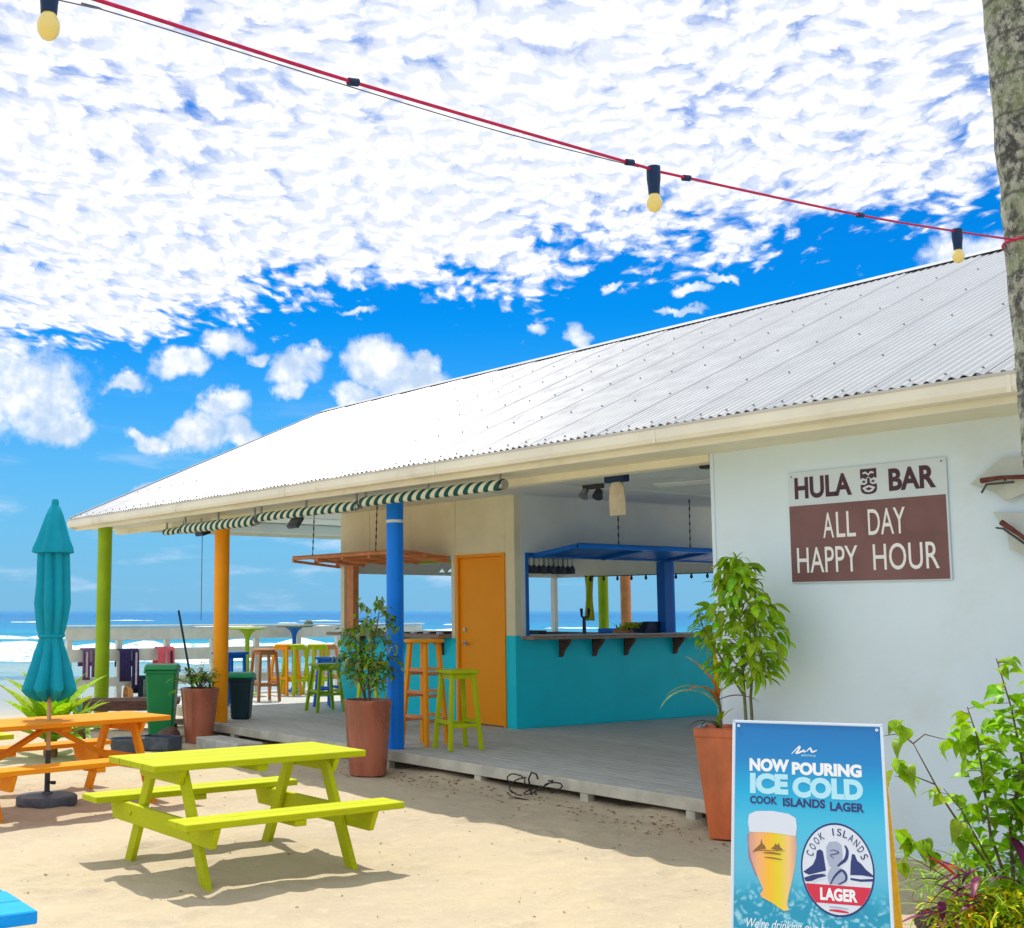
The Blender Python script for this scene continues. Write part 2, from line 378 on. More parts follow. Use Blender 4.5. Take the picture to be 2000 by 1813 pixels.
def seamat():
    X = bpy.data.materials.new('sea_water'); X.use_nodes = True
    t = X.node_tree; k = G(t); p = t.nodes['Principled BSDF']
    v = k.n('ShaderNodeNewGeometry').outputs['Position']
    fd = k.v('DOT_PRODUCT', v, tuple(FH)); rd = k.v('DOT_PRODUCT', v, tuple(RT))
    w = k.m('MULTIPLY', k.m('SUBTRACT', k.noise(v, .03, 4, .6), .5), 90)
    fw = k.m('ADD', fd, w)
    r = k.n('ShaderNodeMapRange'); k.put(r.inputs['Value'], k.m('LOGARITHM', k.m('MAXIMUM', fw, 10.0), 10.0))
    r.inputs['From Min'].default_value = 1.65; r.inputs['From Max'].default_value = 3.4
    cr = k.n('ShaderNodeValToRGB'); t.links.new(r.outputs[0], cr.inputs[0])
    el = cr.color_ramp.elements
    el[0].position = 0; el[0].color = (.36, .44, .48, 1)
    el[1].position = 1; el[1].color = (.03, .22, .44, 1)
    for pos, col in ((.08, (.26, .40, .46)), (.17, (.02, .34, .48)), (.32, (.02, .30, .50)), (.50, (.02, .21, .45)), (.7, (.02, .17, .40))):
        n_ = el.new(pos); n_.color = (*col, 1)
    sv = k.comb(k.m('MULTIPLY', rd, .035), k.m('MULTIPLY', fd, .16), 0.0)
    streak = k.noise(sv, 1.0, 7, .65)
    c = k.mix(k.m('MULTIPLY', k.smooth(streak, .45, .62), .5), cr.outputs[0], (.01, .12, .33))
    sv2 = k.comb(k.m('MULTIPLY', rd, .05), k.m('MULTIPLY', fd, .22), 0.0)
    cap = k.m('MULTIPLY', k.smooth(k.noise(sv2, 1.0, 8, .7), .64, .72), k.smooth(fd, 150, 900, .5, .1))
    c = k.mix(cap, c, (.75, .80, .82))
    t.links.new(c, p.inputs['Base Color']); p.inputs['Roughness'].default_value = .7
    p.inputs['Specular IOR Level'].default_value = .10
    b = k.n('ShaderNodeBump'); b.inputs['Strength'].default_value = 1.0; b.inputs['Distance'].default_value = 1.2
    k.put(b.inputs['Height'], k.noise(v, .8, 6, .6)); t.links.new(b.outputs[0], p.inputs['Normal'])
    return X
M['sea'] = seamat()
def foammat():
    X = bpy.data.materials.new('surf_foam'); X.use_nodes = True
    t = X.node_tree; k = G(t); p = t.nodes['Principled BSDF']
    v = k.n('ShaderNodeNewGeometry').outputs['Position']
    c = k.mix(k.smooth(k.noise(v, .9, 7, .72), .52, .64), (.66, .70, .72), (.10, .32, .42))
    t.links.new(c, p.inputs['Base Color']); p.inputs['Roughness'].default_value = .9
    return X
M['foam'] = foammat()
def postermat():
    X = bpy.data.materials.new('poster_print'); X.use_nodes = True
    t = X.node_tree; k = G(t); p = t.nodes['Principled BSDF']
    v = k.n('ShaderNodeTexCoord').outputs['Object']
    sx = k.n('ShaderNodeSeparateXYZ'); t.links.new(v, sx.inputs[0])
    cr = k.n('ShaderNodeValToRGB'); k.put(cr.inputs[0], k.m('DIVIDE', k.m('MULTIPLY', sx.outputs[1], -1.0), .95))
    el = cr.color_ramp.elements
    el[0].position = 0; el[0].color = (.0, .16, .46, 1)
    el[1].position = 1; el[1].color = (.0, .34, .50, 1)
    for pos, col in ((.16, (.0, .22, .55)), (.30, (.0, .40, .68)), (.44, (.06, .50, .72)), (.62, (.10, .48, .68)), (.74, (.02, .40, .58))):
        n_ = el.new(pos); n_.color = (*col, 1)
    vo = k.n('ShaderNodeTexVoronoi'); vo.inputs['Scale'].default_value = 42; k.put(vo.inputs['Vector'], k.v('ADD', v, k.v('SCALE', k.comb(k.noise(v, 14, 4), k.noise(v, 17, 4), 0.0), sc_=.08)))
    msk = k.smooth(k.m('ADD', k.m('MULTIPLY', sx.outputs[1], -1.0), k.m('MULTIPLY', k.noise(v, 9, 3), .16)), .70, .80)
    dro = k.mix(k.smooth(vo.outputs['Distance'], .1, .55), (.42, .74, .84), (.0, .24, .40))
    c = k.mix(k.m('MULTIPLY', msk, .65), cr.outputs[0], dro)
    t.links.new(c, p.inputs['Base Color']); p.inputs['Roughness'].default_value = .35
    return X
M['poster'] = postermat()
def flat(name, col, rough=.45):
    X = bpy.data.materials.new(name); X.use_nodes = True
    p = X.node_tree.nodes['Principled BSDF']
    p.inputs['Base Color'].default_value = (*col, 1); p.inputs['Roughness'].default_value = rough
    return X
M['p_white'] = flat('print_white', (.82, .86, .88)); M['p_ice'] = flat('print_pale_blue', (.42, .76, .88))
M['p_navy'] = flat('print_navy', (.012, .03, .16)); M['p_red'] = flat('print_red', (.62, .015, .05))
M['p_grey'] = flat('print_grey', (.36, .42, .55)); M['p_paper'] = flat('print_paper', (.66, .72, .80)); M['p_brown'] = flat('print_brown', (.25, .12, .02)); M['p_purple'] = flat('print_shadow_purple', (.33, .20, .26))
def beermat():
    X = bpy.data.materials.new('print_beer'); X.use_nodes = True
    t = X.node_tree; k = G(t); p = t.nodes['Principled BSDF']
    sx = k.n('ShaderNodeSeparateXYZ'); t.links.new(k.n('ShaderNodeTexCoord').outputs['Object'], sx.inputs[0])
    cr = k.n('ShaderNodeValToRGB'); k.put(cr.inputs[0], k.m('DIVIDE', k.m('SUBTRACT', sx.outputs[0], .05), .175))
    el = cr.color_ramp.elements
    el[0].position = 0; el[0].color = (.55, .30, .28, 1); el[1].position = 1; el[1].color = (.62, .36, .30, 1)
    for pos, col in ((.22, (.85, .42, .18)), (.42, (.88, .48, .02)), (.66, (.75, .62, .01)), (.85, (.85, .55, .20))):
        n_ = el.new(pos); n_.color = (*col, 1)
    t.links.new(cr.outputs[0], p.inputs['Base Color']); p.inputs['Roughness'].default_value = .4
    return X
M['p_beer'] = beermat()

# ------------------------------------------------------------------ mesh helpers
class MB:
    def __init__(s): s.v = []; s.f = []
    def add(s, vs, fs):
        n = len(s.v); s.v += [tuple(v) for v in vs]; s.f += [tuple(i + n for i in f) for f in fs]; return s
    def box(s, c, size, rot=None):
        hx, hy, hz = [q / 2 for q in size]
        vs = [Vector((x, y, z)) for x in (-hx, hx) for y in (-hy, hy) for z in (-hz, hz)]
        if rot is not None: vs = [rot @ v for v in vs]
        c = Vector(c)
        return s.add([v + c for v in vs], [(0, 1, 3, 2), (4, 6, 7, 5), (0, 4, 5, 1), (2, 3, 7, 6), (0, 2, 6, 4), (1, 5, 7, 3)])
    def b2(s, a, b):
        return s.box([(p + q) / 2 for p, q in zip(a, b)], [abs(q - p) for p, q in zip(a, b)])
    def bar(s, p0, p1, w, t, side=Vector((1, 0, 0))):
        """box from p0 to p1, w along side, t the other way"""
        p0, p1 = Vector(p0), Vector(p1); z = (p1 - p0).normalized(); x = (Vector(side) - z * z.dot(Vector(side))).normalized(); y = z.cross(x)
        r = Matrix((x, y, z)).transposed()
        return s.box((p0 + p1) / 2, (w, t, (p1 - p0).length), r)
    def tube(s, pts, r, n=8, cap=True):
        pts = [Vector(p) for p in pts]; rs = r if isinstance(r, (list, tuple)) else [r] * len(pts)
        vs = []; prev = None
        for i, p in enumerate(pts):
            tg = (pts[min(i + 1, len(pts) - 1)] - pts[max(i - 1, 0)]).normalized()
            a = prev if prev is not None else (Vector((0, 0, 1)) if abs(tg.z) < .9 else Vector((1, 0, 0)))
            x = (a - tg * a.dot(tg)).normalized(); y = tg.cross(x); prev = x
            for j in range(n):
                th = 2 * math.pi * j / n
                vs.append(p + (x * math.cos(th) + y * math.sin(th)) * rs[i])
        fs = [(i * n + j, i * n + (j + 1) % n, (i + 1) * n + (j + 1) % n, (i + 1) * n + j) for i in range(len(pts) - 1) for j in range(n)]
        if cap: fs += [tuple(range(n))[::-1], tuple(range((len(pts) - 1) * n, len(pts) * n))]
        return s.add(vs, fs)
    def lathe(s, prof, n=24, c=(0, 0, 0), mod=None):
        vs = []
        for i, (r, z) in enumerate(prof):
            for j in range(n):
                th = 2 * math.pi * j / n; rr = r * (mod(th, z) if mod else 1)
                vs.append((c[0] + rr * math.cos(th), c[1] + rr * math.sin(th), c[2] + z))
        fs = [(i * n + j, i * n + (j + 1) % n, (i + 1) * n + (j + 1) % n, (i + 1) * n + j) for i in range(len(prof) - 1) for j in range(n)]
        fs += [tuple(range(n))[::-1], tuple(range((len(prof) - 1) * n, len(prof) * n))]
        return s.add(vs, fs)
    def prism(s, poly, org, ux, uy, t):
        """2D outline in plane (ux,uy) at org, thickness t along the normal"""
        ux, uy, org = Vector(ux), Vector(uy), Vector(org); nn = ux.cross(uy).normalized(); n = len(poly)
        vs = [org + ux * a + uy * b for a, b in poly] + [org + ux * a + uy * b + nn * t for a, b in poly]
        return s.add(vs, [tuple(range(n))[::-1], tuple(range(n, 2 * n))] + [(i, (i + 1) % n, n + (i + 1) % n, n + i) for i in range(n)])
    def mesh(s, name, m_, bevel=0, smooth=False):
        me = bpy.data.meshes.new(name); me.from_pydata(s.v, [], s.f)
        if bevel or True:
            bm = bmesh.new(); bm.from_mesh(me)
            bmesh.ops.recalc_face_normals(bm, faces=bm.faces)
            if bevel:
                bmesh.ops.bevel(bm, geom=[e for e in bm.edges if len(e.link_faces) == 2 and e.calc_face_angle(0) > .6], offset=bevel, segments=1, affect='EDGES', clamp_overlap=True)
            bm.to_mesh(me); bm.free()
        if smooth:
            me.polygons.foreach_set('use_smooth', [True] * len(me.polygons))
            try: me.set_sharp_from_angle(angle=R_(38))
            except Exception: pass
        if m_ is not None: me.materials.append(m_ if not isinstance(m_, str) else M[m_])
        return me
    def build(s, name, m_, parent=None, bevel=0, smooth=False, loc=None, rotz=0):
        return link(name, s.mesh(name, m_, bevel, smooth), parent, loc, rotz)


def link(name, me, parent=None, loc=None, rotz=0):
    o = bpy.data.objects.new(name, me); COL.objects.link(o)
    if parent: o.parent = parent
    if loc is not None: o.location = loc
    if rotz: o.rotation_euler = (0, 0, rotz)
    return o
def tag(o, label=None, cat=None, group=None, kind=None):
    if label: o['label'] = label
    if cat: o['category'] = cat
    if group: o['group'] = group
    if kind: o['kind'] = kind
    return o
def thing(name, label, cat, loc=(0, 0, 0), rz=0, group=None):
    o = bpy.data.objects.new(name, None); COL.objects.link(o); o.location = loc; o.rotation_euler = (0, 0, rz)
    o.empty_display_size = .2
    return tag(o, label, cat, group)
KIDS = lambda o: [c for c in COL.objects if c.parent == o]
def copy_tree(o, label=None, loc=None, rz=None, parent=None):
    kids = KIDS(o)
    c = o.copy(); COL.objects.link(c)
    if parent: c.parent = parent
    for ch in kids: copy_tree(ch, parent=c)
    if label: c['label'] = label
    if loc is not None: c.location = loc
    if rz is not None: c.rotation_euler = (0, 0, rz)
    return c
def swap_mat(root, m_):
    for c in KIDS(root):
        if c.type == 'MESH':
            c.data = c.data.copy(); c.data.materials[0] = M[m_]
        swap_mat(c, m_)

# text as flat raised lettering, fitted into a box of the (ux,uy) plane
def text_mesh(s, x0, x1, y0, y1, bold=.0, ext=.001, z=0.0, shear=0, squeeze=None):
    cu_ = bpy.data.curves.new('t', 'FONT'); cu_.body = s; cu_.size = 1; cu_.offset = bold; cu_.extrude = 0; cu_.shear = shear
    cu_.resolution_u = 4
    o = bpy.data.objects.new('t', cu_); COL.objects.link(o)
    bpy.context.view_layer.update()
    me = bpy.data.meshes.new_from_object(o.evaluated_get(bpy.context.evaluated_depsgraph_get()))
    bpy.data.objects.remove(o)
    xs = [v.co.x for v in me.vertices]; ys = [v.co.y for v in me.vertices]
    ax, bx, ay, by = min(xs), max(xs), min(ys), max(ys)
    vs = [((v.co.x - ax) / (bx - ax) * (x1 - x0) + x0, (v.co.y - ay) / (by - ay) * (y1 - y0) + y0, z) for v in me.vertices]
    fs = [tuple(p.vertices) for p in me.polygons]
    bpy.data.meshes.remove(me)
    return vs, fs
def lettering(name, items, m_, parent, z=.0015):
    if len(items) > 1:
        for it in items: lettering(name, [it], m_, parent, z)
        return
    b = MB()
    for it in items:
        vs, fs = text_mesh(*it[:5], **(it[5] if len(it) > 5 else {}))
        b.add([(x, y, z) for x, y, _ in vs], fs)
    me = bpy.data.meshes.new(name); me.from_pydata(b.v, [], b.f); me.materials.append(M[m_])
    return link(name, me, parent)

# ------------------------------------------------------------------ the ground
def ss(a, b, x):
    t = min(1, max(0, (x - a) / (b - a))); return t * t * (3 - 2 * t)
def gh(x, y):
    D = x * FH.x + y * FH.y
    h = 0.0
    if D < 40:
        p = Vector((x, y, 0))
        h += .022 * mnoise.noise(p * .8) + .015 * mnoise.noise(p * 2.7) + .009 * mnoise.noise(p * 6.5) - .012 * max(0, mnoise.noise(p * 4.1 + Vector((9, 2, 0))) - .25)
        # scuffed hollow under the deck edge
    if y > 7.2 and x < -6.4: h += (.055 + .05 * mnoise.noise(Vector((x * 1.7, y * 1.7, 5)))) * ss(7.25, 7.62, y) * ss(-16.5, -14, x)
    h -= .12 * ss(-15, -18, x) * ss(16.5, 18.5, D)
    h -= .30 * ss(19, 26, D) + 2.1 * ss(30, 66, D)
    return h
frn = random.Random(21)
PRINTS = {}
for _ in range(230):
    fx, fy = frn.uniform(-12.5, -2.2), frn.uniform(1.2, 7.3); fa = frn.uniform(0, 3.14)
    for ci in (-1, 0, 1):
        for cj in (-1, 0, 1): PRINTS.setdefault((int(fx // .5) + ci, int(fy // .5) + cj), []).append((fx, fy, math.cos(fa), math.sin(fa), frn.uniform(.009, .022)))
_gh0 = gh
def gh(x, y):
    h = _gh0(x, y)
    for fx, fy, c_, s_, dp in PRINTS.get((int(x // .5), int(y // .5)), ()):
        u_ = ((x - fx) * c_ + (y - fy) * s_) / .16; w_ = (-(x - fx) * s_ + (y - fy) * c_) / .075; q_ = u_ * u_ + w_ * w_
        if q_ < 4: h += dp * (-math.exp(-q_ * 1.6) + .55 * math.exp(-(math.sqrt(q_) - 1.35) ** 2 * 7))
    return h
def axis(fine0, fine1, step, ends):
    a = [fine0 + i * step for i in range(int((fine1 - fine0) / step) + 1)]
    lo = []; x = fine0; s_ = step
    while x > ends[0]:
        s_ *= 1.22; x -= s_; lo.append(x)
    hi = []; x = a[-1]; s_ = step
    while x < ends[1]:
        s_ *= 1.22; x += s_; hi.append(x)
    return lo[::-1] + a + hi
xs = axis(-12.5, -2.0, .033, (-6000, 3000)); ys = axis(1.0, 8.0, .033, (-3000, 6000))
vs = [(x, y, gh(x, y)) for y in ys for x in xs]; nx = len(xs)
fs = [(j * nx + i, j * nx + i + 1, (j + 1) * nx + i + 1, (j + 1) * nx + i) for j in range(len(ys) - 1) for i in range(nx - 1)]
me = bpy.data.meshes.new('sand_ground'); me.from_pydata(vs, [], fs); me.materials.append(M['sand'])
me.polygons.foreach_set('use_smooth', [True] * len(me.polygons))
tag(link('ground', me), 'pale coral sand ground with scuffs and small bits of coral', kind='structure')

# sea
ds = [30 + 2.0 * i for i in range(60)]
x = 150; s_ = 3
while x < 9000: ds.append(x); s_ *= 1.12; x += s_
lat = [-1 + .02 * i for i in range(101)]
vs = []
for D in ds:
    for l in lat:
        w = D * 1.15 + 60
        p = FH * D + RT * (l * w)
        amp = .10 if D < 400 else .0
        z = -1.5 + amp * (mnoise.noise(Vector((p.x * .05, p.y * .05, 0))) + .6 * mnoise.noise(Vector((p.dot(FH) * .35, p.dot(RT) * .06, 3))))
        vs.append((p.x, p.y, z))
nx = len(lat)
fs = [(j * nx + i, j * nx + i + 1, (j + 1) * nx + i + 1, (j + 1) * nx + i) for j in range(len(ds) - 1) for i in range(nx - 1)]
me = bpy.data.meshes.new('sea'); me.from_pydata(vs, [], fs); me.materials.append(M['sea'])
me.polygons.foreach_set('use_smooth', [True] * len(me.polygons))
tag(link('sea', me), 'blue open sea beyond a pale turquoise lagoon', kind='structure')

# surf: broken ridges of foam
fb = MB()
rnd = random.Random(3)
def foam_strip(D0, l0, l1, wid, h, seed):
    n = max(6, int((l1 - l0) / .8)); k = 7
    vs = []
    for i in range(n + 1):
        t = i / n; l = l0 + (l1 - l0) * t
        env = math.sin(math.pi * t) ** .5 if 0 < t < 1 else 0
        jag = mnoise.noise(Vector((l * .13, seed, 0))) * wid * .9 + mnoise.noise(Vector((l * .5, seed, 4))) * wid * .3
        ww = wid * env * (.6 + .7 * abs(mnoise.noise(Vector((l * .22, seed, 9)))))
        for j in range(k):
            u = j / (k - 1)
            D = D0 + jag + (u - .5) * ww
            z = -1.53 + env * h * math.sin(math.pi * u) * (.35 + 1.1 * abs(mnoise.noise(Vector((l * .35, u * 3, seed))))) + .02 * rnd.random() * env
            p = FH * D + RT * l; vs.append((p.x, p.y, z))
    fb.add(vs, [(i * k + j, i * k + j + 1, (i + 1) * k + j + 1, (i + 1) * k + j) for i in range(n) for j in range(k - 1)])
foam_strip(88, -75, 75, 20, 1.1, 1.3)
foam_strip(104, -60, 20, 6, .7, 5.1)
foam_strip(112, -10, 80, 6, .6, 2.7)
foam_strip(78, -45, -12, 4, .3, 8.8)
foam_strip(140, -70, -20, 3, .5, 6.4)
foam_strip(150, 10, 60, 3, .5, 7.7)
for i in range(16):
    D = rnd.uniform(130, 420); l = rnd.uniform(-.33, .45) * D
    foam_strip(D, l, l + rnd.uniform(4, 16), rnd.uniform(1.5, 3), .35, i * 1.7)
tag(fb.build('surf_foam', 'foam', smooth=True), 'white breaking surf and whitecaps on the lagoon edge', kind='stuff')

# ------------------------------------------------------------------ the bar building
B = thing('bar_building', 'long beach bar with white corrugated roof, cream and turquoise walls and coloured pillars', 'building')
XL, XR = -17.5, 3.2
YE, ZE = 6.9, 2.935
YR, ZR = 11.4, 4.955
SL = math.hypot(YR - YE, ZR - ZE)
roof = bpy.data.objects.new('roof', None); COL.objects.link(roof); roof.parent = B
pit = .0762; nc = 10; cov = pit * nc
def sheet_mesh():
    seg = 8; rows = 5; vs = []; nxx = nc * seg + 7
    for j in range(rows):
        t = j / (rows - 1); yy = YE + (YR - YE) * t; zz = ZE + (ZR - ZE) * t
        for i in range(nxx):
            x = i / seg * pit
            lift = .0095 * math.cos(2 * math.pi * i / seg) + .010 * (x / cov)
            nv = Vector((0, -(ZR - ZE), YR - YE)).normalized()
            vs.append((x, yy + nv.y * lift, zz + nv.z * lift))
    n0 = len(vs)
    # turned down leading edge and side lip
    vs += [(v[0], v[1] + .001, v[2] - .006) for v in vs[:nxx]]
    fs = [(j * nxx + i, j * nxx + i + 1, (j + 1) * nxx + i + 1, (j + 1) * nxx + i) for j in range(rows - 1) for i in range(nxx - 1)]
    fs += [(i, n0 + i, n0 + i + 1, i + 1) for i in range(nxx - 1)]
    e = len(vs)
    for j in range(rows):
        v = vs[j * nxx + nxx - 1]; vs.append((v[0] + .0005, v[1], v[2] - .012))
    fs += [(j * nxx + nxx - 1, e + j, e + j + 1, (j + 1) * nxx + nxx - 1) for j in range(rows - 1)]
    me = bpy.data.meshes.new('roof_sheet'); me.from_pydata(vs, [], fs); me.materials.append(M['roof'])
    me.polygons.foreach_set('use_smooth', [True] * len(me.polygons))
    try: me.set_sharp_from_angle(angle=R_(50))
    except Exception: pass
    return me
shm = sheet_mesh()
nsh = int(math.ceil((XR - XL) / cov))
for i in range(nsh):
    link('roof_sheet', shm, roof, (XL + i * cov, 0, random.uniform(-.001, .001)))
for i in range(nsh):
    o = link('roof_sheet', shm, roof, (XL + (i + 1) * cov, 2 * YR, 0)); o.rotation_euler = (0, 0, math.pi)
sb = MB(); nv = Vector((0, -(ZR - ZE), YR - YE)).normalized()
for t in (.018, .20, .40, .60, .80, .975):
    i = 0
    while i * pit < XR - XL - .1:
        near = t < .05
        if near and i % 3 == 0 or (not near and i % 10 in (0, 5)):
            xx = XL + i * pit; c = Vector((xx, YE + (YR - YE) * t, ZE + (ZR - ZE) * t)) + nv * (.011 + .010 * ((i % 10) / 10))
            if i % 10 == 0: c += nv * .010
            r = .009
            ring = [c + Vector((math.cos(a) * r, 0, 0)) + (Vector((0, YR - YE, ZR - ZE)).normalized() * (math.sin(a) * r)) for a in [q * math.pi / 3 for q in range(6)]]
            sb.add(ring + [v + nv * .008 for v in ring], [(6, 7, 8, 9, 10, 11)] + [(q, (q + 1) % 6, 6 + (q + 1) % 6, 6 + q) for q in range(6)])
        i += 1
tag(sb.build('roof_screws', 'roofscrew', roof), kind='stuff')
rc = MB()
for s_ in (-1, 1):
    rc.prism([(0, 0), (.16, -.072), (.16, -.068), (0, .004)], (XL - .02, YR, ZR + .028), (0, s_, 0), (0, 0, 1), (XR - XL + .1) * (s_))
rc.build('ridge_cap', 'roof', roof)
bc = MB(); 
for s_ in (-1, 1): bc.bar((XL - .015, YR - s_ * .0, ZR + .02), (XL - .015, YR - s_ * (YR - YE), ZE + .02), .05, .012)
bc.build('barge_flashing', 'roof', roof)
# eaves
e = MB(); e.prism([(0, 0), (.11, 0), (.125, .03), (.125, .10), (.105, .10), (.105, .035), (.095, .018), (.012, .018), (.012, .10), (0, .10)], (XL - .03, YE + .095, ZE - .125), (0, -1, 0), (0, 0, 1), -(XR - XL + .05))
e.build('gutter', 'gutter', B)
e = MB(); e.b2((XL - .03, YE - .036, ZE - .026), (XR, YE - .024, ZE - .008)); e.build('gutter_lip', 'gutter_top', B)
for k in range(7):
    MB().b2((-16.6 + k * 2.6, YE - .034, ZE - .128), (-16.575 + k * 2.6, YE + .07, ZE - .02)).build('gutter_bracket', 'gutter', B)
MB().b2((XL, YE + .10, ZE - .17), (XR, YE + .125, ZE - .0)).build('fascia_board', 'cream', B)
MB().b2((XL, YE + .125, ZE - .145), (XR, 7.6, ZE - .13)).build('soffit', 'cream', B)
MB().b2((XL + .02, 7.60, 2.73), (-6.30, 7.74, 2.80)).build('front_beam', 'cream', B, .006)
MB().b2((XL + .02, 7.605, 2.802), (-6.30, 7.735, 3.0)).build('front_beam_board', 'cream', B)
MB().b2((XL + .02, 7.75, 2.84), (XL + .14, 15.0, 3.0)).build('side_beam', 'ceil', B, .006)
MB().b2((XL, 15.06, 2.70), (-6.3, 15.2, 2.99)).build('back_beam', 'ceil', B, .006)
MB().b2((XL, 15.775, ZE - .17), (XR, 15.80, ZE)).build('back_fascia_board', 'cream', B)
# gable boarding at the far left end
MB().prism([(0, 0), (9.0 - .26, 0), (4.37, 1.93)], (XL + .03, YE + .13, ZE + .02), (0, 1, 0), (0, 0, 1), .02).build('gable_wall', 'creamwall', B)
MB().prism([(0, 0), (9.0, 0), (9.0, -.15), (0, -.15)], (XL + .005, YE, ZE), (0, 1, 0), (0, 0, 1), .02).build('side_fascia_board', 'cream', B)
# ceiling sheets with cover strips
k = 0; x = XL + .16
while x < -6.45:
    x2 = min(x + 1.2, -6.45); MB().b2((x + .003, 7.76, 3.003), (x2 - .003, 15.0, 3.015)).build('ceiling_panel', 'ceil', B)
    if x2 < -6.5: MB().b2((x2 - .02, 7.76, 2.992), (x2 + .02, 15.0, 3.002)).build('ceiling_batten', 'ceil', B)
    x = x2
# right-hand white block
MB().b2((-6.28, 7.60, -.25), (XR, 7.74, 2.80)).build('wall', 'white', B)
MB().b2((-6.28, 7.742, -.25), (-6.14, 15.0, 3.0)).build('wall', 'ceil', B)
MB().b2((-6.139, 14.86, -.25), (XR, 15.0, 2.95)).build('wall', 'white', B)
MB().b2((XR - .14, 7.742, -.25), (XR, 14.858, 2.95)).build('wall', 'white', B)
MB().b2((-6.285, 7.592, .3), (-6.255, 7.599, 2.79)).build('corner_trim', 'white', B)

# pillars
def pillar(x, y, z0, z1, r, m_, band=False):
    o = MB().tube([(x, y, z0), (x, y, z1)], r, 28).build('pillar', m_, B, smooth=True)
    if band: MB().tube([(x, y, 2.505), (x, y, 2.535)], r + .002, 28).build('painted_band', 'stripeline', o, smooth=True)
    return o
pillar(-10.47, 7.67, .19, 2.73, .089, 'bluep', True)
pillar(-14.25, 7.68, .19, 2.73, .097, 'orangep')
pillar(-16.9, 7.2, -.5, 2.80, .102, 'greenp')
pillar(-14.82, 15.13, -.2, 2.70, .085, 'greenp')
pillar(-14.32, 15.13, -.2, 2.70, .085, 'copper')
pillar(-10.3, 15.13, -.2, 2.70, .09, 'orangep')
pillar(-17.3, 15.13, -.5, 2.70, .09, 'bluep')

# bar block: walls
FY = 10.10; SX = -11.35; BL = -15.12; BY = 14.30
def wbox(a, b, m_, name='wall_panel'): return MB().b2(a, b).build(name, m_, B)
T = .09
# facade side (faces the camera)
wbox((BL, FY, .2), (-12.49, FY + T, 1.25), 'turq', 'lower_wall')
wbox((BL, FY, 2.30), (-14.40, FY + T, 3.0), 'creamwall'); wbox((-14.397, FY, 2.30), (-13.42, FY + T, 3.0), 'creamwall'); wbox((-13.417, FY, 2.30), (-12.49, FY + T, 3.0), 'creamwall')
wbox((-12.487, FY, 2.30), (-11.52, FY + T, 3.0), 'creamwall')
MB().b2((-14.41, FY - .006, 2.31), (-14.385, FY - .001, 3.0)).build('cover_strip', 'creamwall', B)
MB().b2((-12.50, FY - .008, 2.31), (-12.47, FY - .001, 3.0)).build('cover_strip', 'creamwall', B)
wbox((-11.517, FY, 1.297), (SX, FY + T, 3.0), 'creamwall'); wbox((-11.517, FY - .002, .2), (SX + .002, FY + T, 1.295), 'turq', 'lower_wall')
wbox((BL, FY + .001, 1.252), (BL + .09, FY + T, 2.298), 'creamwall', 'corner_post')
MB().b2((-14.96, FY + .0, 1.295), (-14.80, FY + .1, 2.298)).build('orange_post', 'copper', B, .006)
wbox((-12.56, FY - .004, 1.25), (-12.492, FY + T, 2.298), 'creamwall', 'opening_frame')
# right flank
wbox((SX - T, FY + T + .002, .2), (SX, BY, 1.25), 'turq', 'lower_wall')
wbox((SX - T, FY + T + .002, 2.30), (SX, 12.0, 3.0), 'ceil'); wbox((SX - T, 12.003, 2.30), (SX, BY, 3.0), 'ceil')
wbox((SX - T, FY + T + .002, 1.252), (SX, 10.27, 2.298), 'ceil')
wbox((SX - T, 14.12, 1.252), (SX, BY, 2.298), 'ceil')
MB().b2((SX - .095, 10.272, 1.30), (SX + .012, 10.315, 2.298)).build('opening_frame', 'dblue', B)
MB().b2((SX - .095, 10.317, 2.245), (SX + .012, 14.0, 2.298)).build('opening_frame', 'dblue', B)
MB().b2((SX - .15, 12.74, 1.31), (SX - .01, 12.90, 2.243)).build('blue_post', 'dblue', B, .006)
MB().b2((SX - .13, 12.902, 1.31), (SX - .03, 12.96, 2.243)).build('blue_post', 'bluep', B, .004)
# left flank and back
wbox((BL, FY + T + .002, .2), (BL + T, BY, 1.25), 'turq', 'lower_wall')
wbox((BL, FY + T + .002, 2.13), (BL + T, BY, 3.0), 'ceil')
wbox((BL, BY + .002, .2), (SX, BY + T, 1.22), 'turq', 'lower_wall')
wbox((BL, BY + .002, 2.13), (SX, BY + T, 3.0), 'ceil')
wbox((BL, BY - .07, 1.252), (BL + T, BY, 2.128), 'ceil', 'corner_post')
# counters
c1 = MB(); c1.b2((BL - .05, FY - .22, 1.252), (-12.56, FY + .28, 1.292)); c1.build('counter_top', 'counter', B, .005)
c1 = MB(); c1.b2((SX - .35, 10.20, 1.252), (SX + .20, 14.02, 1.292)); c1.build('counter_top', 'counter', B, .005)
c1 = MB(); c1.b2((SX - .34, 10.33, 1.2925), (SX + .02, 14.0, 1.305)); c1.build('counter_liner', 'stripeline', B)
c1 = MB(); c1.b2((BL + .1, BY - .45, 1.222), (SX - .1, BY - .004, 1.26)); c1.build('counter_top', 'brown', B)
c1 = MB(); c1.b2((BL - .01, FY + .3, 1.252), (BL + .35, BY - .5, 1.285)); c1.build('counter_top', 'brown', B)
def bracket(org, ux):
    MB().prism([(0, 0), (.17, 0), (.17, -.03), (.06, -.14), (.03, -.21), (0, -.22)], org, ux, (0, 0, 1), .05).build('shelf_bracket', 'brown', B)
for y in (10.85, 11.42, 11.98, 12.9): bracket((SX + .002, y, 1.25), (1, 0, 0))
for x in (-12.72, -13.6, -14.5): bracket((x, FY - .002, 1.25), (0, -1, 0))
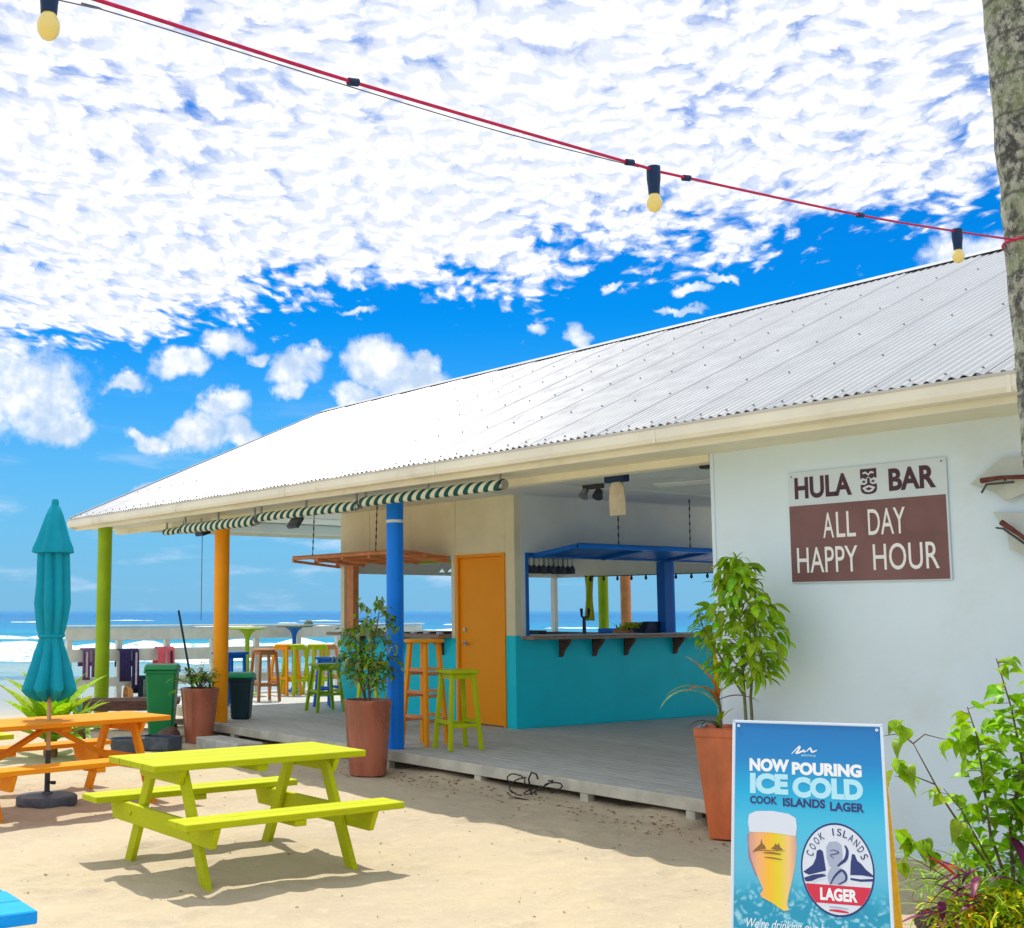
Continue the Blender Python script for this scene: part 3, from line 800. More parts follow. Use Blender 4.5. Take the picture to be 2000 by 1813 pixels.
# door
fr = MB(); fr.b2((-12.45, FY - .02, .2), (-12.41, FY + .1, 2.26)); fr.b2((-11.56, FY - .02, .2), (-11.52, FY + .1, 2.26)); fr.b2((-12.45, FY - .02, 2.262), (-11.52, FY + .1, 2.298))
dr_ = bpy.data.objects.new('door', None); COL.objects.link(dr_); dr_.parent = B
fr.build('door_frame', 'orangep', dr_)
MB().b2((-12.405, FY + .015, .215), (-11.565, FY + .055, 2.258)).build('door_leaf', 'orangep', dr_, .003)
hb = MB(); hb.tube([(-12.31, FY + .016, 1.19), (-12.31, FY - .035, 1.19)], .011, 10); hb.tube([(-12.31, FY - .03, 1.19), (-12.20, FY - .03, 1.185)], .009, 8); hb.tube([(-12.31, FY + .014, 1.19), (-12.31, FY + .004, 1.19)], .03, 14)
hb.build('door_handle', 'metal', dr_, smooth=True)
MB().tube([(-12.31, FY + .014, 1.36), (-12.31, FY - .004, 1.36)], .026, 14).build('door_lock', 'metal', dr_, smooth=True)
wbox((-12.48, FY - .003, .2), (-12.452, FY + T, 2.298), 'creamwall', 'door_architrave')

# shutters, hinged at the top and propped outward
def shutter(name, o, u, w, L, m_, label):
    """o hinge corner, u along hinge (length L), w outward vector"""
    u, w, o = Vector(u).normalized(), Vector(w), Vector(o); wl = w.length; w = w.normalized(); nn = u.cross(w)
    s = bpy.data.objects.new(name, None); COL.objects.link(s); s.parent = B
    if label: s['label'] = label
    return s, o, u, w, wl, nn
# blue: board shutter
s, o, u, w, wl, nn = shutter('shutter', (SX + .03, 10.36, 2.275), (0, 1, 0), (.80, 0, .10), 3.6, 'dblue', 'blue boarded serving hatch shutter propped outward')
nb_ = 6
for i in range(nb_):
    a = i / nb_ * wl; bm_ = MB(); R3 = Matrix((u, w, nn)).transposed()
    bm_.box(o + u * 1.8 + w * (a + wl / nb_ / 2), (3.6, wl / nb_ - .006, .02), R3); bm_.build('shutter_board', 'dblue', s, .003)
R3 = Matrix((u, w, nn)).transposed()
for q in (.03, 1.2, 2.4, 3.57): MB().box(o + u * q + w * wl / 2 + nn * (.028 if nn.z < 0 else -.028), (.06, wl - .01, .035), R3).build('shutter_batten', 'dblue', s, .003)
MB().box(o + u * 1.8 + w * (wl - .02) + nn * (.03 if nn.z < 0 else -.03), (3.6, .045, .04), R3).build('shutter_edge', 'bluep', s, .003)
# orange: open frame shutter
s, o, u, w, wl, nn = shutter('shutter', (BL - .02, FY - .02, 2.262), (1, 0, 0), (0, -.80, .07), 2.55, 'copper', 'faded orange slatted serving hatch shutter propped outward')
R3 = Matrix((u, w, nn)).transposed()
L = 2.55
for a in (.03, wl / 2, wl - .03): MB().box(o + u * L / 2 + w * a, (L, .055, .04), R3).build('shutter_rail', 'copper', s, .004)
for i in range(5):
    MB().box(o + u * (.03 + i * (L - .06) / 4) + w * wl / 2 + nn * (-.0405 if nn.z > 0 else .0405), (.05, wl, .035), R3).build('shutter_batten', 'copper', s, .004)
MB().box(o + u * L / 2 + w * wl / 2 + nn * (.028 if nn.z > 0 else -.028), (L, wl, .01), R3).build('shutter_panel', 'copper', s)

# chains holding the shutters
def chainline(a, b, label):
    t = MB(); a, b = Vector(a), Vector(b); n = int((b - a).length / .045)
    t.tube([a, b], .0055, 6)
    for i in range(0, n, 2):
        p = a.lerp(b, i / n); t.tube([p, a.lerp(b, (i + .9) / n)], .010, 6)
    o_ = t.build('shutter_chain', 'darkmetal', B)
for y in (11.1, 12.38): chainline((SX + .75, y, 2.385), (SX + .74, y + .02, 3.0), None)
for x in (-14.72, -13.2): chainline((x, 9.36, 2.345), (x - .02, 9.40, 3.0), None)

# deck
DK = tag(bpy.data.objects.new('deck', None), 'grey weathered timber deck running under the bar roof', kind='structure'); COL.objects.link(DK)
pw = .142; y = 7.53; row = 0
pm = {}
def plank(x0, x1, y0, y1):
    key = round(x1 - x0, 2)
    if key not in pm: pm[key] = MB().box((0, 0, 0), (x1 - x0 - .005, y1 - y0 - .006, .03)).mesh('deck_plank', 'deck', .003)
    link('deck_plank', pm[key], DK, ((x0 + x1) / 2, (y0 + y1) / 2, .185 + random.uniform(-.0015, .0015)))
while y < 10.3 and row < 60:
    off = [0, 1.3, 2.2, .7][row % 4]
    x = -6.3 if y < 8.4 else -6.3
    xe = -14.9 if y < 8.5 else -19.3
    x = x + off - 2.8
    cuts = [-6.3]
    while x > xe: 
        if x < -6.4: cuts.append(x)
        x -= 3.9
    cuts.append(xe)
    for a, b in zip(cuts[1:], cuts[:-1]):
        plank(a, b, y, y + pw)
    y += pw; row += 1
rest = MB()
yy = y
while yy < 14.9:
    for (a, b) in ((-19.3, -15.14), (-11.33, -6.3)): rest.b2((a, yy + .003, .17), (b, yy + pw - .003, .20))
    yy += pw
tag(rest.build('deck_planks', 'deck', DK), kind='stuff')
MB().b2((-15.1, y, .12), (-11.37, 14.9, .19)).build('floor_slab', 'concrete', DK)
MB().b2((-14.9, 7.495, .105), (-6.3, 7.527, .201)).build('deck_fascia', 'decktrim', DK, .004)
MB().b2((-19.3, 8.42, .06), (-14.93, 8.45, .2)).build('deck_fascia', 'decktrim', DK, .004)
jb = MB()
x = -14.6
while x < -6.4: jb.b2((x, 7.95, .04), (x + .05, 14.8, .168)); x += .6
tag(jb.build('deck_joists', 'brown', DK), kind='stuff')
for x in (-13.6, -12.1, -10.4, -8.98, -7.62, -6.5):
    MB().b2((x - .045, 7.50, -.15), (x + .045, 7.58, .104)).build('deck_stump', 'decktrim', DK, .004)
    MB().b2((x - .11, 7.44, -.15), (x + .06, 7.60, .012)).build('stump_pad', 'concrete', DK, .01)

# railing at the sea end of the deck
RL = thing('railing', 'white painted board railing along the sea end of the deck', 'railing', (-19.2, 7.6, .2))
for i in range(9):
    yq = .0 + i * .86
    MB().b2((-.045, yq - .04, -.7), (.045, yq + .05, 1.12)).build('post', 'rail', RL, .004)
for (z0, z1, o_) in ((1.135, 1.16, .09), ):
    MB().b2((-o_, -.1, z0), (o_, 7.1, z1)).build('top_rail', 'rail', RL, .004)
for (z0, z1) in ((.92, 1.12), (.58, .78), (.18, .33)):
    MB().b2((.047, -.08, z0), (.07, 7.05, z1)).build('rail_board', 'rail', RL, .004)
RL2 = thing('railing', 'white railing along the back edge of the deck behind the bar', 'railing', (-19.2, 14.75, .2))
for i in range(14): MB().b2((.1 + i * .95, -.04, -.5), (.19 + i * .95, .05, 1.0)).build('post', 'rail', RL2, .004)
MB().b2((.0, -.08, 1.0), (12.9, .09, 1.03)).build('top_rail', 'rail', RL2, .004)
for (z0, z1) in ((.75, .90), (.35, .5)): MB().b2((.0, .052, z0), (12.9, .075, z1)).build('rail_board', 'rail', RL2, .004)

# towels over the railing
def towel(x, y, z, w, drop, m_, label, m2=None):
    t = thing('towel', label, 'towel', (x, y, z), 0, 'towels hung over the white railing')
    vs = []; n = 14; k_ = 8
    prof = [(-.10, -.25), (-.09, -.10), (-.075, .005), (-.03, .03), (.03, .03), (.075, .0), (.09, -drop * .5), (.095, -drop)]
    for j, (px_, pz_) in enumerate(prof):
        for i in range(n + 1):
            u_ = i / n; f_ = .012 * math.sin(u_ * 26 + x) * min(1, abs(pz_) * 4)
            vs.append((px_ + f_ * (1 if px_ > 0 else -1), (u_ - .5) * w, pz_))
    fs = [(j * (n + 1) + i, j * (n + 1) + i + 1, (j + 1) * (n + 1) + i + 1, (j + 1) * (n + 1) + i) for j in range(len(prof) - 1) for i in range(n)]
    me = bpy.data.meshes.new('cloth'); me.from_pydata(vs, [], fs); me.materials.append(M[m_]); me.polygons.foreach_set('use_smooth', [True] * len(me.polygons))
    o_ = link('cloth', me, t); so_ = o_.modifiers.new('s', 'SOLIDIFY'); so_.thickness = .012
    if m2:
        sb_ = MB(); sb_.b2((.11, -w * .16, -drop * .9), (.125, w * .10, -.02)); sb_.build('stripe', m2, t, .004)
    return t
tw = [(7.83, .96, .12, .46, 'fabric_p', 'purple towel with a lilac stripe, first on the railing left of the lime pillar', 'fabric_l'),
      (7.99, .96, .14, .42, 'fabric_p', 'plain purple towel, second on the railing left of the lime pillar', None),
      (8.50, .94, .20, .48, 'fabric_n', 'dark navy towel just right of the lime green pillar', None),
      (8.68, .94, .12, .60, 'fabric_n', 'navy towel with a pale lilac stripe, right of the plain navy one', 'fabric_l'),
      (8.84, .50, .22, .52, 'fabric_k', 'black and grey towel hung low on the railing beside the green wheelie bin', 'fabric_g'),
      (8.60, .34, .09, .20, 'fabric_o', 'small peach towel on the low board left of the black one', None),
      (9.14, .96, .13, .36, 'fabric_pk', 'plain pink towel above the green wheelie bin lid', None),
      (9.31, .96, .13, .36, 'fabric_pk', 'pink towel with a black stripe above the green wheelie bin lid', 'fabric_k')]
for (y, z, w_, dp, m_, lb, m2) in tw: towel(-19.09, y, z, w_, dp, m_, lb, m2)

# ------------------------------------------------------------------ rolled awning
def awning(x0, x1, y, z, r, label, sp):
    t = thing('rolled_awning', label, 'awning', (x0, y, z), 0, 'rolled striped awnings under the front eave')
    L = x1 - x0; n = 18
    for which, m_ in ((0, 'stripe_g'), (1, 'stripe_w')):
        b = MB(); k_ = 0; x = 0.0
        while x < L:
            if k_ % 2 == which:
                xe = min(L, x + sp)
                vs = []
                for q in range(4):
                    xx = x + (xe - x) * q / 3
                    for j in range(n):
                        th = 2 * math.pi * j / n
                        sk = .055 * math.sin(th)
                        rr = r * (1 + .04 * math.sin(xx * 9))
                        vs.append((min(L, max(0, xx + sk)), math.cos(th) * rr, math.sin(th) * rr))
                b.add(vs, [(q * n + j, q * n + (j + 1) % n, (q + 1) * n + (j + 1) % n, (q + 1) * n + j) for q in range(3) for j in range(n)])
            x += sp; k_ += 1
        b.build('green_stripes' if which == 0 else 'cream_stripes', m_, t, smooth=True)
    MB().tube([(-.02, 0, 0), (L + .02, 0, 0)], r * .86, 16).build('roller', 'metal', t, smooth=True)
    for xx in [.05, L * .5, L - .05]: MB().b2((xx - .012, -.012, 0), (xx + .012, .012, .15)).build('hanger', 'metal', t)
    return t
awning(-10.38, -8.22, 7.2, 2.695, .050, 'green and cream striped rolled awning nearest the camera, ending by the open counter', .070)
awning(-12.48, -10.44, 7.2, 2.665, .050, 'green and cream striped rolled awning between the orange and blue pillars', .070)
awning(-14.40, -12.53, 7.2, 2.635, .062, 'green and cream striped rolled awning left of and over the orange pillar', .070)
awning(-15.55, -14.45, 7.5, 2.665, .045, 'short green and cream striped rolled awning nearest the lime pillar', .075)
MB_ = MB(); MB_.tube([(-17.35, 9.0, 3.0), (-17.35, 9.0, 1.45)], .006, 6)
MB_.build('pull_cord', 'thincable', B)
sp_ = thing('speaker', 'small navy outdoor speaker under the eave left of the orange pillar', 'speaker', (-14.55, 7.55, 2.62))
MB().box((0, 0, 0), (.22, .13, .09), Matrix.Rotation(R_(20), 3, 'X')).build('case', 'navy', sp_, .012)
MB().b2((-.01, -.01, .04), (.01, .01, .11)).build('bracket', 'darkmetal', sp_)

# ------------------------------------------------------------------ picnic tables
def picnic(name, label, m_, loc, rz, L=1.5, top_w=.66, H=.69, bh=.41, bo=.66, foot=.54, ins=.25, braces=True, planks=4):
    t = thing(name, label, 'table', loc, rz, 'painted picnic tables on the sand')
    w = top_w / planks
    me = MB().box((0, 0, 0), (w - .005, L, .04)).mesh('table_plank', m_, .004)
    for i in range(planks): link('table_plank', me, t, (-top_w / 2 + w * (i + .5), random.uniform(-.004, .004), H - .02))
    mb = MB().box((0, 0, 0), (.115, L, .04)).mesh('bench_plank', m_, .004)
    for s_ in (-1, 1):
        for q in (-1, 1): link('bench_plank', mb, t, (s_ * bo + q * .06, 0, bh - .02))
    for e_ in (-1, 1):
        ye = e_ * (L / 2 - ins)
        yb = ye + e_ * -.042
        for s_ in (-1, 1):
            MB().bar((s_ * foot, ye, -.03), (s_ * .20, ye, H - .042), .085, .038, (1, 0, 0)).build('leg', m_, t, .004)
        yc = ye + e_ * .040
        # bench bearer: deep board with cut lower corners
        hw = bo + .11
        MB().prism([(-hw, bh - .042), (hw, bh - .042), (hw - .06, bh - .165), (-hw + .06, bh - .165)], (0, yc - .018, 0), (1, 0, 0), (0, 0, 1), -.036).build('bench_bearer', m_, t, .004)
        hw = top_w / 2 - .02
        MB().prism([(-hw, H - .042), (hw, H - .042), (hw - .05, H - .13), (-hw + .05, H - .13)], (0, yc - .018, 0), (1, 0, 0), (0, 0, 1), -.036).build('top_bearer', m_, t, .004)
        bb = MB()
        for s_ in (-1, 1):
            for zz in (bh - .10,): bb.tube([(s_ * (foot - .30 * (zz / H)), yc + e_ * .015, zz), (s_ * (foot - .30 * (zz / H)), yc + e_ * .032, zz)], .012, 8)
        bb.build('bolts', m_, t)
        if braces:
            MB().bar((0, e_ * .03, H - .07), (0, ye - e_ * .03, bh - .11), .07, .036, (1, 0, 0)).build('brace', m_, t, .004)
    MB().b2((-top_w / 2 + .04, -.04, H - .085), (top_w / 2 - .04, .04, H - .0415)).build('cleat', m_, t, .004)
    for s_ in (-1, 1): MB().b2((s_ * bo - .11, -.04, bh - .078), (s_ * bo + .11, .04, bh - .0415)).build('cleat', m_, t, .004)
    return t
picnic('picnic_table', 'chartreuse yellow picnic table in full sun in front of the deck', 'table_lime', (-7.18, 4.02, 0), R_(0), L=1.52, bo=.635, H=.69, braces=False)
picnic('picnic_table', 'orange picnic table with a closed teal parasol standing through it', 'table_orange', (-10.24, 3.90, 0), R_(9), L=2.0, top_w=.68, H=.69, bo=.72, foot=.52, ins=.30)
picnic('picnic_table', 'blue picnic table of which only one corner shows at the bottom edge', 'table_blue', (-4.16, .58, 0), R_(-2), L=1.72, top_w=.66, H=.69)
lb = thing('low_bench', 'low yellow green bench behind the orange picnic table', 'bench', (-11.72, 3.35, 0), R_(8), None)
for q in (-1, 1): MB().box((q * .075, 0, .42), (.14, 1.5, .045)).build('bench_plank', 'table_lime', lb, .004)
for e_ in (-1, 1):
    for q in (-1, 1): MB().bar((q * .10, e_ * .55, -.02), (q * .07, e_ * .55, .397), .05, .05).build('leg', 'table_lime', lb, .003)

# ------------------------------------------------------------------ teal parasol
P = thing('parasol', 'closed teal market parasol standing through the orange picnic table', 'parasol', (-10.24, 3.90, 0))
MB().lathe([(.005, .0), (.245, .0), (.25, .015), (.25, .06), (.235, .075), (.05, .085), (.04, .10), (.03, .10)], 40).build('base', 'slate', P, smooth=True)
MB().tube([(0, 0, .08), (0, 0, .44)], .023, 16).build('sleeve', 'darkmetal', P, smooth=True)
kb = MB()
for z in (.18, .30): kb.tube([(.02, 0, z), (.065, .02, z)], .012, 8); kb.lathe([(.004, -.015), (.02, -.012), (.02, .012), (.004, .015)], 10, (.075, .025, z))
kb.build('clamp_knob', 'black', P, smooth=True)
MB().tube([(0, 0, .44), (0, 0, 2.42)], .019, 16).build('pole', 'tan', P, smooth=True)
def pleat(amp, n=8, ph=0.):
    return lambda th, z: 1 + amp * math.cos(n * th + ph + .35 * math.sin(z * 5)) + .05 * math.sin(3 * th + z * 4)
prof = [(.030, 2.50), (.055, 2.46), (.078, 2.40), (.105, 2.30), (.135, 2.20), (.162, 2.13), (.168, 2.09), (.155, 2.085), (.10, 2.10)]
MB().lathe(prof, 48, mod=lambda th, z: 1 + (.10 * math.cos(8 * th + .4) + .05 * math.sin(3 * th + 1)) * min(1, max(0, (2.47 - z) * 5))).build('top_flap', 'teal', P, smooth=True)
prof = [(.10, 2.16), (.122, 2.09), (.126, 1.95), (.132, 1.80), (.138, 1.66), (.124, 1.54), (.108, 1.43), (.096, 1.385), (.100, 1.35), (.128, 1.24), (.165, 1.10), (.205, .985), (.17, .94), (.10, .90), (.06, .885)]
cb = MB(); n = 96; vs = []
for (r, z) in prof:
    for j in range(n):
        th = 2 * math.pi * j / n
        am = .30 if z < 1.3 else .26
        if abs(z - 1.38) < .03: am = .05
        rr = r * (1 + am * (abs(math.cos(4 * th + .5 * math.sin(z * 3))) - .62) * 1.4 + .04 * math.sin(3 * th + z * 6) + .03 * mnoise.noise(Vector((math.cos(th) * 2, math.sin(th) * 2, z * 3))))
        zz = z - (.05 * math.cos(4 * th) ** 2 if z < 1.0 else 0)
        vs.append((rr * math.cos(th), rr * math.sin(th), zz))
cb.add(vs, [(i * n + j, i * n + (j + 1) % n, (i + 1) * n + (j + 1) % n, (i + 1) * n + j) for i in range(len(prof) - 1) for j in range(n)])
cb.build('canopy', 'teal', P, smooth=True)
MB().lathe([(.104, 1.372), (.112, 1.377), (.112, 1.400), (.104, 1.405)], 40).build('tie_strap', 'teal', P, smooth=True)
MB().lathe([(.005, 2.55), (.022, 2.545), (.032, 2.52), (.03, 2.50), (.02, 2.485)][::-1], 16).build('finial', 'teal', P, smooth=True)

# ------------------------------------------------------------------ stools and pub tables on the deck
def stool(label, m_, loc, rz, H=.72, seat=.36, splay=.06, round_=False, name='bar_stool', rungs=(.28,)):
    t = thing(name, label, 'stool', loc, rz, 'painted bar stools on the deck')
    if round_: MB().lathe([(.005, H - .035), (seat / 2 - .01, H - .035), (seat / 2, H - .025), (seat / 2, H - .008), (seat / 2 - .01, H), (.005, H)], 28).build('seat', m_, t, smooth=True)
    else: MB().box((0, 0, H - .018), (seat, seat, .036)).build('seat', m_, t, .006)
    a = seat / 2 - .05
    for sx in (-1, 1):
        for sy in (-1, 1):
            MB().bar((sx * (a + splay), sy * (a + splay), 0), (sx * a, sy * a, H - .037), .042, .042).build('leg', m_, t, .004)
    for z in rungs:
        f_ = a + splay * (1 - z / H)
        for s_ in (-1, 1):
            MB().b2((-f_, s_ * f_ - .012, z - .02), (f_, s_ * f_ + .012, z + .02)).build('rung', m_, t, .003)
            MB().b2((s_ * f_ - .012, -f_, z - .055), (s_ * f_ + .012, f_, z - .015)).build('rung', m_, t, .003)
    for s_ in (-1, 1):
        MB().b2((-a, s_ * a - .01, H - .09), (a, s_ * a + .01, H - .038)).build('apron', m_, t)
        MB().b2((s_ * a - .01, -a, H - .09), (s_ * a + .01, a, H - .038)).build('apron', m_, t)
    return t
def pub_table(label, m_, loc, H=1.08, r=.30, m_top=None):
    t = thing('pub_table', label, 'table', loc, 0, 'tall pedestal tables on the deck')
    MB().lathe([(.005, H - .03), (r - .01, H - .03), (r, H - .02), (r, H - .006), (r - .008, H), (.005, H)], 32).build('table_top', m_top or m_, t, smooth=True)
    MB().lathe([(.19, 0), (.19, .02), (.06, .05), (.038, .09), (.036, H - .22), (.045, H - .15), (.08, H - .09), (.14, H - .045), (.15, H - .032)], 24).build('pedestal', m_, t, smooth=True)
    return t
t = thing('pub_table', 'tall orange round topped table with four straight legs right of the blue pillar', 'table', (-10.62, 8.16, .2), R_(12), 'tall tables on the deck')
H = 1.10
MB().lathe([(.005, H - .04), (.20, H - .04), (.215, H - .03), (.215, H - .008), (.205, H), (.005, H)], 32).build('table_top', 'orangep', t, smooth=True)
for sx in (-1, 1):
    for sy in (-1, 1): MB().bar((sx * .17, sy * .17, 0), (sx * .105, sy * .105, H - .042), .045, .045).build('leg', 'orangep', t, .004)
for z in (.30, .55, .78):
    f_ = .105 + .065 * (1 - z / H)
    for s_ in (-1, 1):
        MB().b2((-f_, s_ * f_ - .012, z - .018), (f_, s_ * f_ + .012, z + .018)).build('rung', 'copper', t, .003)
        MB().b2((s_ * f_ - .012, -f_, z - .06), (s_ * f_ + .012, f_, z - .024)).build('rung', 'copper', t, .003)
stool('lime green square stool standing in front of the orange door', 'limep', (-10.08, 8.17, .2), R_(-12), H=.80, seat=.34, splay=.055)
stool('lime green square stool half hidden behind the blue pillar and the potted shrub', 'limep', (-12.2, 8.66, .2), R_(10), H=.80, seat=.34, splay=.055)
stool('lime green stool standing alone in the middle of the deck', 'greenp', (-14.88, 9.68, .2), R_(-10), H=.66, seat=.36, splay=.075)
stool('dark blue stool directly behind the lone green stool in mid deck', 'dblue', (-15.55, 10.20, .2), R_(15), H=.72, seat=.32, splay=.05)
stool('orange brown round stool next to the dark bin, left of the other stools', 'stoolbrown', (-17.15, 10.02, .2), R_(-5), H=.80, seat=.36, splay=.05, round_=True)
stool('orange round stool left of the green stools at the far table', 'orangep', (-18.1, 10.98, .2), R_(20), H=.84, seat=.36, splay=.06, round_=True)
stool('lime green round stool, left one of a pair under the blue pedestal table', 'limep', (-17.95, 11.08, .2), R_(8), H=.84, seat=.32, splay=.07, round_=True)
stool('lime green round stool, right one of a pair under the blue pedestal table', 'limep', (-17.85, 11.45, .2), R_(-8), H=.84, seat=.32, splay=.07, round_=True)
stool('orange round stool right of the green pair at the far table', 'copper', (-18.35, 11.95, .2), R_(0), H=.82, seat=.36, splay=.05, round_=True)
stool('royal blue flared stool behind the dark bin with the green lid', 'dblue', (-16.70, 9.16, .2), R_(10), H=.78, seat=.40, splay=.01)
pub_table('tall green pedestal table by the railing behind the dark bin', 'greenp', (-18.55, 10.50, .2), H=1.11, r=.30)
pub_table('tall blue pedestal table by the railing above the green stools', 'dblue', (-18.75, 11.55, .2), H=1.14, r=.32, m_top='fabric_g')
pub_table('tall dark topped pedestal table by the railing left of the bar', 'slate', (-18.5, 12.75, .2), H=1.10, r=.32, m_top='brown')
hat = thing('sun_hat', 'grey cloth sun hat left on the blue pedestal table', 'hat', (-18.68, 11.80, 1.34))
MB().lathe([(.0, .0), (.15, .0), (.145, .012), (.085, .02), (.075, .06), (.05, .085), (.005, .09)], 20).build('crown', 'fabric_g', hat, smooth=True)
tbl = thing('plank_table', 'low dark brown timber plank table on the sand behind the lime pillar', 'table', (-16.2, 7.25, -.06), R_(62))
for i in range(4): MB().box((0, -.27 + i * .18, .42), (1.5, .165, .05)).build('table_plank', 'brown', tbl, .006)
for sx in (-1, 1):
    for sy in (-1, 1): MB().box((sx * .62, sy * .24, .18), (.10, .10, .43)).build('leg', 'brown', tbl, .006)
for sy in (-1, 1): MB().box((0, sy * .34, .36), (1.4, .03, .09)).build('side_rail', 'brown', tbl)

# ------------------------------------------------------------------ bins
def bin_(label, loc, rz, w, dpt, h, m_, m_lid, wheels=True, name='wheelie_bin'):
    t = thing(name, label, 'bin', loc, rz)
    k_ = .76; zb = .03 if wheels else .0
    b = MB(); a, c = w / 2, dpt / 2
    vs = [(-a * k_, -c * k_, zb), (a * k_, -c * k_, zb), (a * k_, c * k_, zb), (-a * k_, c * k_, zb), (-a, -c, h - .08), (a, -c, h - .08), (a, c, h - .08), (-a, c, h - .08)]
    b.add(vs, [(0, 3, 2, 1), (4, 5, 6, 7), (0, 1, 5, 4), (1, 2, 6, 5), (2, 3, 7, 6), (3, 0, 4, 7)]); b.build('body', m_, t, .02)
    MB().b2((-a - .02, -c - .02, h - .11), (a + .02, c + .02, h - .075)).build('rim', m_, t, .008)
    l = MB(); l.prism([(-c - .035, 0), (c + .03, 0), (c + .03, .035), (.0, .075), (-c * .7, .06), (-c - .035, .02)], (-a - .015, 0, h - .07), (0, 1, 0), (0, 0, 1), w + .03); l.build('lid', m_lid, t, .012)
    if wheels:
        for s_ in (-1, 1):
            MB().tube([(s_ * a * .80 - .02, c * .82, .09), (s_ * a * .80 + .02, c * .82, .09)], .09, 20).build('wheel', 'black', t, smooth=True)
        MB().tube([(-a * .8, c + .06, h - .06), (a * .8, c + .06, h - .06)], .014, 8).build('handle', m_, t, smooth=True)
    return t
bin_('green two wheeled rubbish bin beside the terracotta pot and orange pillar', (-14.56, 7.02, 0), R_(58), .38, .46, .93, 'bin_green', 'bin_green')
bin_('dark bin with a bright green lid just right of the orange pillar', (-14.45, 8.10, .2), R_(50), .30, .30, .60, 'bin_dark', 'bin_lid', False, 'litter_bin')
tb = thing('tub', 'dark grey plastic tub on the sand behind the orange picnic table', 'tub', (-13.0, 5.85, 0))
MB().lathe([(.14, 0), (.15, .0), (.19, .17), (.20, .18), (.20, .20), (.18, .20), (.17, .17), (.13, .03)], 24).build('shell', 'slate', tb, smooth=True)
tb2 = thing('tub', 'low grey green crate on the sand at the foot of the green bin', 'crate', (-13.45, 6.45, 0), R_(30))
for s_ in (-1, 1):
    MB().box((0, s_ * .14, .08), (.45, .02, .15)).build('side', 'slate', tb2, .004); MB().box((s_ * .215, 0, .08), (.02, .26, .15)).build('side', 'slate', tb2, .004)
MB().box((0, 0, .015), (.42, .26, .02)).build('bottom', 'slate', tb2)
cbk = thing('concrete_step', 'pale concrete slab step lying at the deck edge right of the left terracotta pot', 'step', (-12.95, 7.1, 0), R_(0))
MB().box((0, 0, .05), (1.0, .34, .14)).build('slab', 'concrete', cbk, .012)
cb2 = thing('coral_block', 'rough brown coral block at the foot of the left terracotta pot', 'rock', (-14.0, 6.85, .08))
def rock(r, seed, sz=(1, 1, .8), m_='rock'):
    bm = bmesh.new(); bmesh.ops.create_icosphere(bm, subdivisions=3, radius=r)
    for v in bm.verts:
        n_ = mnoise.noise(v.co / r * 1.1 + Vector((seed, 0, 0))) * .35 + mnoise.noise(v.co / r * 3 + Vector((seed, 3, 0))) * .12
        v.co = v.co * (1 + n_); v.co = Vector((v.co.x * sz[0], v.co.y * sz[1], v.co.z * sz[2]))
    me = bpy.data.meshes.new('rock'); bm.to_mesh(me); bm.free(); me.materials.append(M[m_]); me.polygons.foreach_set('use_smooth', [True] * len(me.polygons))
    return me
link('boulder', rock(.14, 3.3, m_='brown'), cb2)

# ------------------------------------------------------------------ plants
def leaf_mesh(name, L, Wd, m_, curl=.3, fold=.25, tip=2.0, n=6, heart=False):
    vs = []; 
    for i in range(n + 1):
        t = i / n
        if heart: wv_ = math.sin(math.pi * min(1, t * .92 + .08) ** .62) * (1 if t < 1 else 0)
        else: wv_ = math.sin(math.pi * t ** .8) ** .8 if 0 < t < 1 else 0
        wv_ = max(wv_, .03 if t < 1 else 0.0) * Wd / 2
        z = -curl * L * t * t
        y_ = L * (t - .12 * curl * t * t)
        for s_ in (-1, 0, 1): vs.append((s_ * wv_, y_, z + abs(s_) * wv_ * fold))
    fs = [(i * 3 + j, i * 3 + j + 1, (i + 1) * 3 + j + 1, (i + 1) * 3 + j) for i in range(n) for j in (0, 1)]
    me = bpy.data.meshes.new(name); me.from_pydata(vs, [], fs); me.materials.append(M[m_]); me.polygons.foreach_set('use_smooth', [True] * len(me.polygons))
    return me
def aim(dir_, roll=0.):
    q = Vector(dir_).normalized().to_track_quat('Y', 'Z')
    return (q @ Quaternion((0, 1, 0), roll)).to_euler()
def put_leaf(parent, me, p, dir_, s=1, roll=0.):
    o_ = link('leaf', me, parent, p); o_.rotation_euler = aim(dir_, roll); o_.scale = (s, s, s); return o_
def leafmass(parent, items):
    """the many small inner leaves nobody could pick apart, joined"""
    by = {}
    for me, p, dr_, s_, rl in items:
        mt = Matrix.Translation(Vector(p)) @ aim(dr_, rl).to_matrix().to_4x4() @ Matrix.Scale(s_, 4)
        b = by.setdefault(me.materials[0].name, (MB(), me.materials[0]))[0]
        b.add([mt @ v.co for v in me.vertices], [tuple(q.vertices) for q in me.polygons])
    for b, m_ in by.values(): tag(b.build('foliage', m_, parent, smooth=True), kind='stuff')
